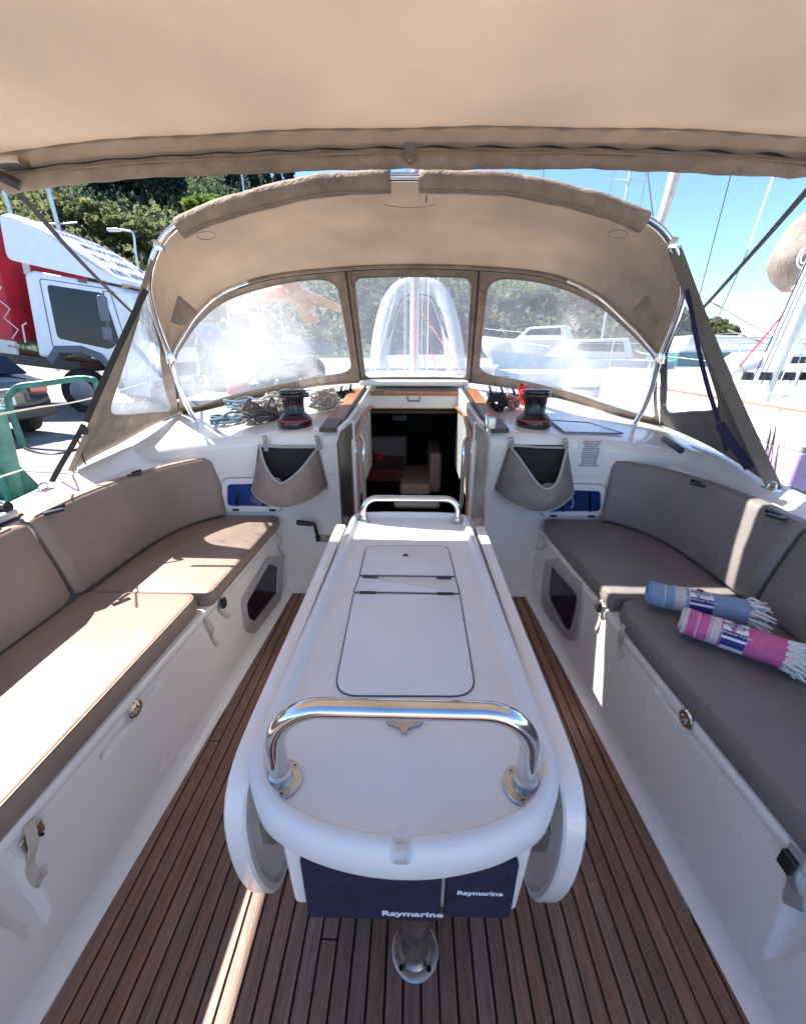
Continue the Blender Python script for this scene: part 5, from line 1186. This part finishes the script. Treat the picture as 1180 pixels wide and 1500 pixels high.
T=thing('oil_drum','red drum standing behind the left window','drum',at(343,525,y=11)); c=at(343,530,y=11); MB().lathe([(0,0),(.28,0),(.29,.3),(.28,.31),(.29,.6),(.28,.61),(.28,.9),(0,.9)],V(c.x,11,.1),20).go('shell',red,T,smooth=True); MB().lathe([(.24,.0),(.24,.02),(.2,.02),(.2,0)],V(c.x,11,1.0),20).go('lid_ring',ink,T)
T=thing('blue_van','blue van parked behind the lower left window corner','van',(-6,13,.1))
a=at(270,500,y=12).x; MB().prism([V(a-1.5,12,.5),V(a+1.3,12,.5),V(a+1.3,12,1.1),V(a+.8,12,1.2),V(a+.3,12,1.9),V(a-1.5,12,1.95)],(0,1.7,0)).go('body',mat('van_blue',(.10,.18,.35),.4),T,bev=.06)
MB().prism([V(a+.2,11.98,1.15),V(a+.6,11.98,1.15),V(a+.25,11.98,1.75),V(a-.4,11.98,1.75),V(a-.4,11.98,1.15)],(0,.05,0)).go('window',glassd,T)
for dx in(-1,.8): MB().lathe([(0,-.1),(.32,-.1),(.33,0),(.32,.1),(0,.1)],V(a+dx,12.05,.42),20,Matrix.Rotation(math.pi/2,3,'X')).go('wheel',tyre,T,smooth=True)
# =============================================================== DINGHY standing on the foredeck
T=thing('inflatable_dinghy','grey inflatable dinghy leaning upside on its transom on the foredeck, behind the mast','dinghy',(.02,5.6,.98))
pts=[(556,545),(558,500),(566,455),(580,425),(598,415),(622,414),(643,424),(656,455),(664,500),(667,545)]
P=[at(x,y,y=5.35+.0) for x,y in pts]; 
for i,p in enumerate(P): p.y+= .5*(p.z-1.0)
MB().tube(cr(P,7),[.14]*0 or [.125]*(len(cr(P,7))),18).go('tube',rubber,T,smooth=True)
for s,i in((0,0),(1,-1)):
    e=P[i]; MB().tube([e,e+V(0,-.02,-.10),e+V(0,-.02,-.17)],[.15,.12,.03],18).go('tube_end',rubber,T,smooth=True)
I=[p.lerp(sum(P,V(0,0,0))/len(P),.12)+V(0,.06,0) for p in P]; MB().prism(I,(0,.03,0)).go('floor',rubd,T)
MB().prism([P[0]+V(0,-.02,.05),P[-1]+V(0,-.02,.05),P[-1]+V(0,0,.20),P[0]+V(0,0,.20)],(0,.04,0)).go('transom',offw,T,bev=.01)
a=cr([p+(sum(P,V(0,0,0))/len(P)-p).normalized()*.10+V(0,-.12,0) for p in P[1:-1]],5); MB().tube(a,.012,6).go('grab_line',webb,T,smooth=True)
# =============================================================== MASTS AND LINES FAR OFF
def farmast(px,py0,dist,r,label,lean=0,top=14,m=None):
    d=ray(px,py0); hd=math.hypot(d.x,d.y); x,y=d.x/hd*dist,d.y/hd*dist
    T=thing('yacht_mast',label,'mast',V(x,y,.5)); MB().tube([V(x,y,-.3),V(x+lean,y,top)],r,10,flat=.7).go('pole',m or alu,T,smooth=True)
    for z in(top*.45,top*.7): MB().tube([V(x+lean*z/top-.9,y,z+.05),V(x+lean*z/top,y,z),V(x+lean*z/top+.9,y,z+.05)],.03,5).go('spreader',alu,T)
    MB().tube([V(x-1.1,y,.6),V(x+lean*.45-.9,y,top*.45),V(x+lean*.7-.9,y,top*.7),V(x+lean,y,top)],.012,4).go('shroud',ink,T)
    MB().tube([V(x+1.1,y,.6),V(x+lean*.45+.9,y,top*.45),V(x+lean*.7+.9,y,top*.7),V(x+lean,y,top)],.012,4).go('shroud',ink,T)
farmast(77,300,26,.10,'pale mast rising behind the lorry spoiler'); farmast(12,300,30,.10,'thin mast at the far left above the red tarpaulin'); farmast(355,262,40,.08,'thin mast against the hill left of the bimini tab'); farmast(391,258,44,.08,'second thin mast against the hill'); 
farmast(919,270,30,.10,'white mast against the blue sky right of the centre'); farmast(646,240,34,.09,'thin mast just right of our own mast in the sky gap')
def stay(label,p,q,r,m=ink,cat='stay'): return tagset(MB().tube([p,q],r,6).go('rigging_wire',m,None),label,cat)
stay('dark stay crossing the sky right of the white mast',at(957,328,y=8),at(943,215,y=8.5),.010)
stay('long dark shroud slanting through the sky on the right',at(1022,440,y=9),at(1075,235,y=8.5),.008)
stay('white halyard slanting through the blue sky near the right edge',at(1095,365,y=8),at(1140,235,y=8),.014,white); stay('dark wire below the white halyard',at(1040,490,y=8),at(1095,365,y=8),.008)
stay('dark line running down to the neighbouring mast foot',at(1022,432,y=6),at(1125,490,y=5),.007,rgr); stay('second dark line beside the small tree',at(1065,483,y=6),at(1125,505,y=5),.008,rgr)
stay('thin shroud in the sky gap left of the mast',at(519,260,y=6),at(524,215,y=6),.005); stay('thin shroud in the sky gap right of the mast',at(709,262,y=6),at(706,215,y=6),.006)
stay('thin shroud in the sky right of the gap',at(794,280,y=8),at(798,215,y=8),.006)
T=tagset(MB().tube([at(960,345,y=6),at(975,300,y=6),at(996,225,y=6)],[.040,.058,.066],14).go('furled_jib',sailm,None,smooth=True),'furled white headsail slanting up through the sky right of the sprayhood','sail')
# =============================================================== NEIGHBOUR YACHT ON THE RIGHT
ny=thing('neighbour_yacht','white yacht moored close on the right with a purple stripe and wooden toe rail','sailing yacht',(5,4,-.5))
def hull(x0,x1,y0,y1,zt,par,m,stripe=None,zs=(.20,.36)):
    xc=(x0+x1)/2; hw=(x1-x0)/2
    def w(y): t=(y-y0)/(y1-y0); return hw*(1-max(0,(t-.45)/.55)**2.2)
    ys=[lerp(y0,y1,k/30) for k in range(31)]
    for s in(-1,1):
        grid('hull_side',[[V(xc+s*w(y)*(.86 if z<-.3 else 1),y,z) for z in(-.6,-.3,zs[0],zs[1],zt-.04,zt)] for y in ys],m,par,flip=(s>0))
        if stripe:
            for (z0,z1,mm) in((zs[0],zs[1],stripe),(zs[1]+.015,zs[1]+.055,webg),(zs[0]-.05,zs[0]-.01,webg)): grid('hull_stripe',[[V(xc+s*(w(y)+.006),y,z) for z in(z0,z1)] for y in ys],mm,par)
    grid('deck',[[V(xc+t*w(y)*.99,y,zt+.05*(1-t*t)) for t in(-1,-.6,-.3,0,.3,.6,1)] for y in ys],gel,par)
    return xc,w
xc,wf=hull(2.95,6.9,-1.5,11,.74,ny,gel,purp,(.22,.46))
for s in(-1,1): MB().tube([V(xc+s*(wf(y)-.05),y,.765) for y in np.linspace(-1.4,10.8,40)],.022,6).go('toe_rail',mat('rail_wood%d'%s,(.50,.28,.19),.6),ny,smooth=True)
rows=[]
for k in range(17):
    y=lerp(.2,7.6,k/16); e=min(1,(k)/1.5,(16-k)/5); hh=.22*e**.6; q=min(1.2,wf(y)-.55)
    rows.append([V(xc-q-.10,y,.76),V(xc-q,y,.76+hh*.8),V(xc-q*.7,y,.80+hh),V(xc,y,.83+hh),V(xc+q*.7,y,.80+hh),V(xc+q,y,.76+hh*.8),V(xc+q+.10,y,.76)])
grid('cabin_top',rows,gel,ny)
mp=at(1122,562,z=.98); mt=at(1192,395,y=mp.y+.0)
MB().tube([mp+V(0,0,-.05),V(mt.x,mt.y,mt.z),mp+(V(mt.x,mt.y,mt.z)-mp)*4],.075,20,flat=.7).go('mast',alu,ny,smooth=True)
dv=(V(mt.x,mt.y,mt.z)-mp)
for i,(dx,m_) in enumerate(((-.16,webn),(-.13,blu),(-.10,blu),(-.05,webc),(-.02,webg),(.02,webc),(.07,white),(.11,webc),(.16,blu))): MB().tube([mp+V(dx*1.1,-.09,.0),mp+dv*1.2+V(dx*.8,-.08,0),mp+dv*3+V(dx*.6,-.08,0)],.0035,5).go('halyard',m_,ny)
for dx in(-.22,-.1,.05,.16): 
    c=mp+V(dx,-.1,.03); MB().lathe([(0,0),(.035,0),(.03,.05),(0,.05)],c,12).go('deck_block',blk,ny,smooth=True)
stay('bright red line running up to the sail bag on the right',at(1068,554,y=5.2),at(1176,425,y=4.4),.010,red,'rope')
bg_=[(1200,300),(1172,310),(1163,330),(1147,360),(1142,378),(1147,400),(1158,424),(1175,418),(1200,408)]
T=thing('sail_bag','tan canvas sail bag with a round white emblem at the right edge','sail bag',at(1180,380,y=4.2))
Pn=[at(x,y,y=4.2) for x,y in bg_]; rows=[]
cc=at(1185,365,y=4.2)
for j,(sc_,dy) in enumerate(((.0,-.22),(.35,-.20),(.7,-.13),(.97,-.02),(1,.06),(.93,.25),(.6,.5),(0,.6))): rows.append([cc+(p-cc)*sc_+V(.14+.25*max(0,dy),dy+.12,0) for p in cr(Pn,4,True)]+[cc+(Pn[0]-cc)*sc_+V(.14+.25*max(0,dy),dy+.12,0)])
grid('bag_cover',rows,canvg if 0 else mat('sailbag_canvas',(.24,.195,.165),.85,var=.12,bump=.5,bscale=60,wr=.7,wscale=5),T)
e=at(1178,377,y=3.96); MB().tube([e+V(.055*math.cos(k*.3),0,.075*math.sin(k*.3)) for k in range(21)],.006,6,cyc=True).go('emblem_ring',white,T); MB().tube([e+V(.03*math.cos(k*.3+.8),0,.042*math.sin(k*.3+.8)) for k in range(15)],.006,6).go('emblem_arc',white,T)
MB().tube([at(1158,424,y=4.1),at(1172,412,y=4.1),at(1200,400,y=4.1)],.008,6).go('lashing',webc,T)
def fender(px,py,w_,h_,y,label,m=rubber):
    c=at(px,py,y=y); k=y/ (FOC*.93); T=MB().lathe([(0,-h_*.5),(w_*.35,-h_*.48),(w_*.5,-h_*.3),(w_*.5,h_*.3),(w_*.35,h_*.48),(w_*.1,h_*.5),(0,h_*.55)],c,20,Matrix.Rotation(R(75),3,'Y')).go('fender',m,None,smooth=True); return tagset(T,label,'fender','fenders on the neighbouring yacht')
fender(1072,547,.34,.55,5.2,'pale fender beside the red line behind the sprayhood edge'); fender(1172,562,.36,.6,4.3,'grey fender at the right edge under the mast foot')
# stanchions and lifelines of the neighbour
for (x0,y0,x1,y1,m_,r) in((1122,720,1150,600,webc,.010),(1112,700,1135,600,webb,.006),(1118,700,1142,600,webb,.006)):
    tagset(MB().tube([at(x0,y0,x=2.9),at(x1,y1,x=2.97)],r,6).go('fender_line',m_,None),'line hanging over the neighbouring yacht side, %s'%('the cream one' if m_ is webc else 'left of two dark ones' if x0<1115 else 'right of two dark ones'),'line','lines over the neighbouring hull')
for k,yy in enumerate((1.5,3.6,5.7,7.8)):
    x=xc-wf(yy)+.05; st_=MB().tube([V(x,yy,.76),V(x,yy,1.36)],.0125,8).go('stanchion',ss,ny,smooth=True)
MB().tube([V(xc-wf(y)+.05,y,1.34) for y in np.linspace(1.5,7.8,12)],.003,5).go('lifeline',ssb,ny)
# ================= further boats
def motorboat(label,x,y,z,L_,sc,rot,hm):
    T=thing('motor_boat',label,'boat'); 
    rows=[]
    for k in range(21):
        t=k/20; w_=.9*(1-max(0,(t-.4)/.6)**2); sh=.75+.35*t*t; rows.append([V(lerp(-3,3.4,t),-w_,sh),V(lerp(-3,3.2,t),-w_*.92,.25),V(lerp(-3,2.8,t),-w_*.4,-.15),V(lerp(-3,2.8,t),w_*.4,-.15),V(lerp(-3,3.2,t),w_*.92,.25),V(lerp(-3,3.4,t),w_,sh)])
    grid('hull',rows,hm,T); mk('transom',rows[0],[tuple(range(6))],hm,T); grid('deck',[[r_[0]+V(0,.0,-.02),r_[5]+V(0,0,-.02)] for r_ in rows],offw,T)
    MB().prism([V(-1.6,-.65,.8),V(1.2,-.65,.85),V(.5,-.65,1.45),V(-1.3,-.65,1.5)],(0,1.3,0)).go('cabin',white,T,bev=.05); MB().prism([V(-1.2,-.66,1.05),V(.7,-.66,1.08),V(.4,-.66,1.36),V(-1.1,-.66,1.38)],(0,1.32,0)).go('cabin_window',glassd,T,bev=.01)
    MB().tube([V(1,-.7,.9),V(1,-.65,1.25),V(3,-.15,1.45),V(3.2,0,1.5)],.02,5).go('pulpit',ss,T)
    T.location=(x,y,z); T.scale=(sc,)*3; T.rotation_euler=(0,0,R(rot)); return T
motorboat('white motor boat with its bow to the left behind the right sprayhood window',4.6,12.0,.35,6,.75,185,white)
motorboat('small white cabin boat farther back behind the right sprayhood window',5.4,19,.9,6,.8,150,white)
motorboat('white boat with a dark band seen through the right window, nearer the hood leg',7.4,9.2,-.1,6,.85,178,gel)
T=thing('sailing_yacht_behind','long white yacht hull crossing behind the right sprayhood window','sailing yacht',(6,8,-.5))
hull(2.6,5.4,12.5,13.5,.9,T,gel) if 0 else grid('hull',[[V(x,8.1+.02*x,z) for z in(-.6,.2,.75)] for x in np.linspace(2.0,9,9)],gel,T); grid('deck',[[V(x,y,.76) for y in(8.1+.02*x,10.2)] for x in np.linspace(2.0,9,9)],gel,T); MB().tube([V(x,8.08+.02*x,.5) for x in(2.0,9)],.03,6).go('rubbing_strake',inkn,T)
for x in(3,4.5,6,7.5): MB().tube([V(x,8.2,.76),V(x,8.2,1.3)],.012,6).go('stanchion',ss,T)
MB().tube([V(2.2,8.2,1.3),V(8.8,8.2,1.3)],.004,5).go('lifeline',ssb,T)
# teal ship across the basin
T=thing('teal_ship','long teal hulled ship with white upperworks moored beyond the neighbouring yacht','ship',(40,38,-.5))
a=at(1040,530,y=30);b=at(1200,530,y=30)
MB().prism([V(18,30,-.6),V(46,27,-.6),V(46,27,1.0),V(18,30,1.0)],(.5,5,0)).go('hull',teal,T,bev=.05)
MB().prism([V(18,29.97,1.0),V(46,26.97,1.0),V(46,26.97,1.12),V(18,29.97,1.12)],(.5,5,0)).go('sheer_band',white,T)
MB().prism([V(18.5,30.5,1.1),V(30,29.5,1.1),V(29.5,29.6,1.9),V(19,30.6,2.1)],(.5,3,0)).go('upperworks',white,T,bev=.05)
for k in range(9): MB().tube([V(19+k*2.2,29.9-k*.235,1.1),V(19+k*2.2,29.9-k*.235,1.9)],.02,5).go('rail_post',ss,T)
MB().tube([V(19,29.9,1.9),V(40,27.7,1.9)],.02,5).go('rail',ss,T)
MB().prism([V(15.5,20,.35),V(21,19.6,.35),V(21,19.6,.95),V(15.5,20,.95)],(0,.3,0)).go('fender_board',grey,T)
# low headland at the horizon and clouds-free sky
struct(grid('far_headland',[[V(lerp(90,900,k/20),600,-.6),V(lerp(90,900,k/20),640,6+5*math.sin(k*.7))] for k in range(21)],mat('headland_blue',(.10,.16,.20),.9)))
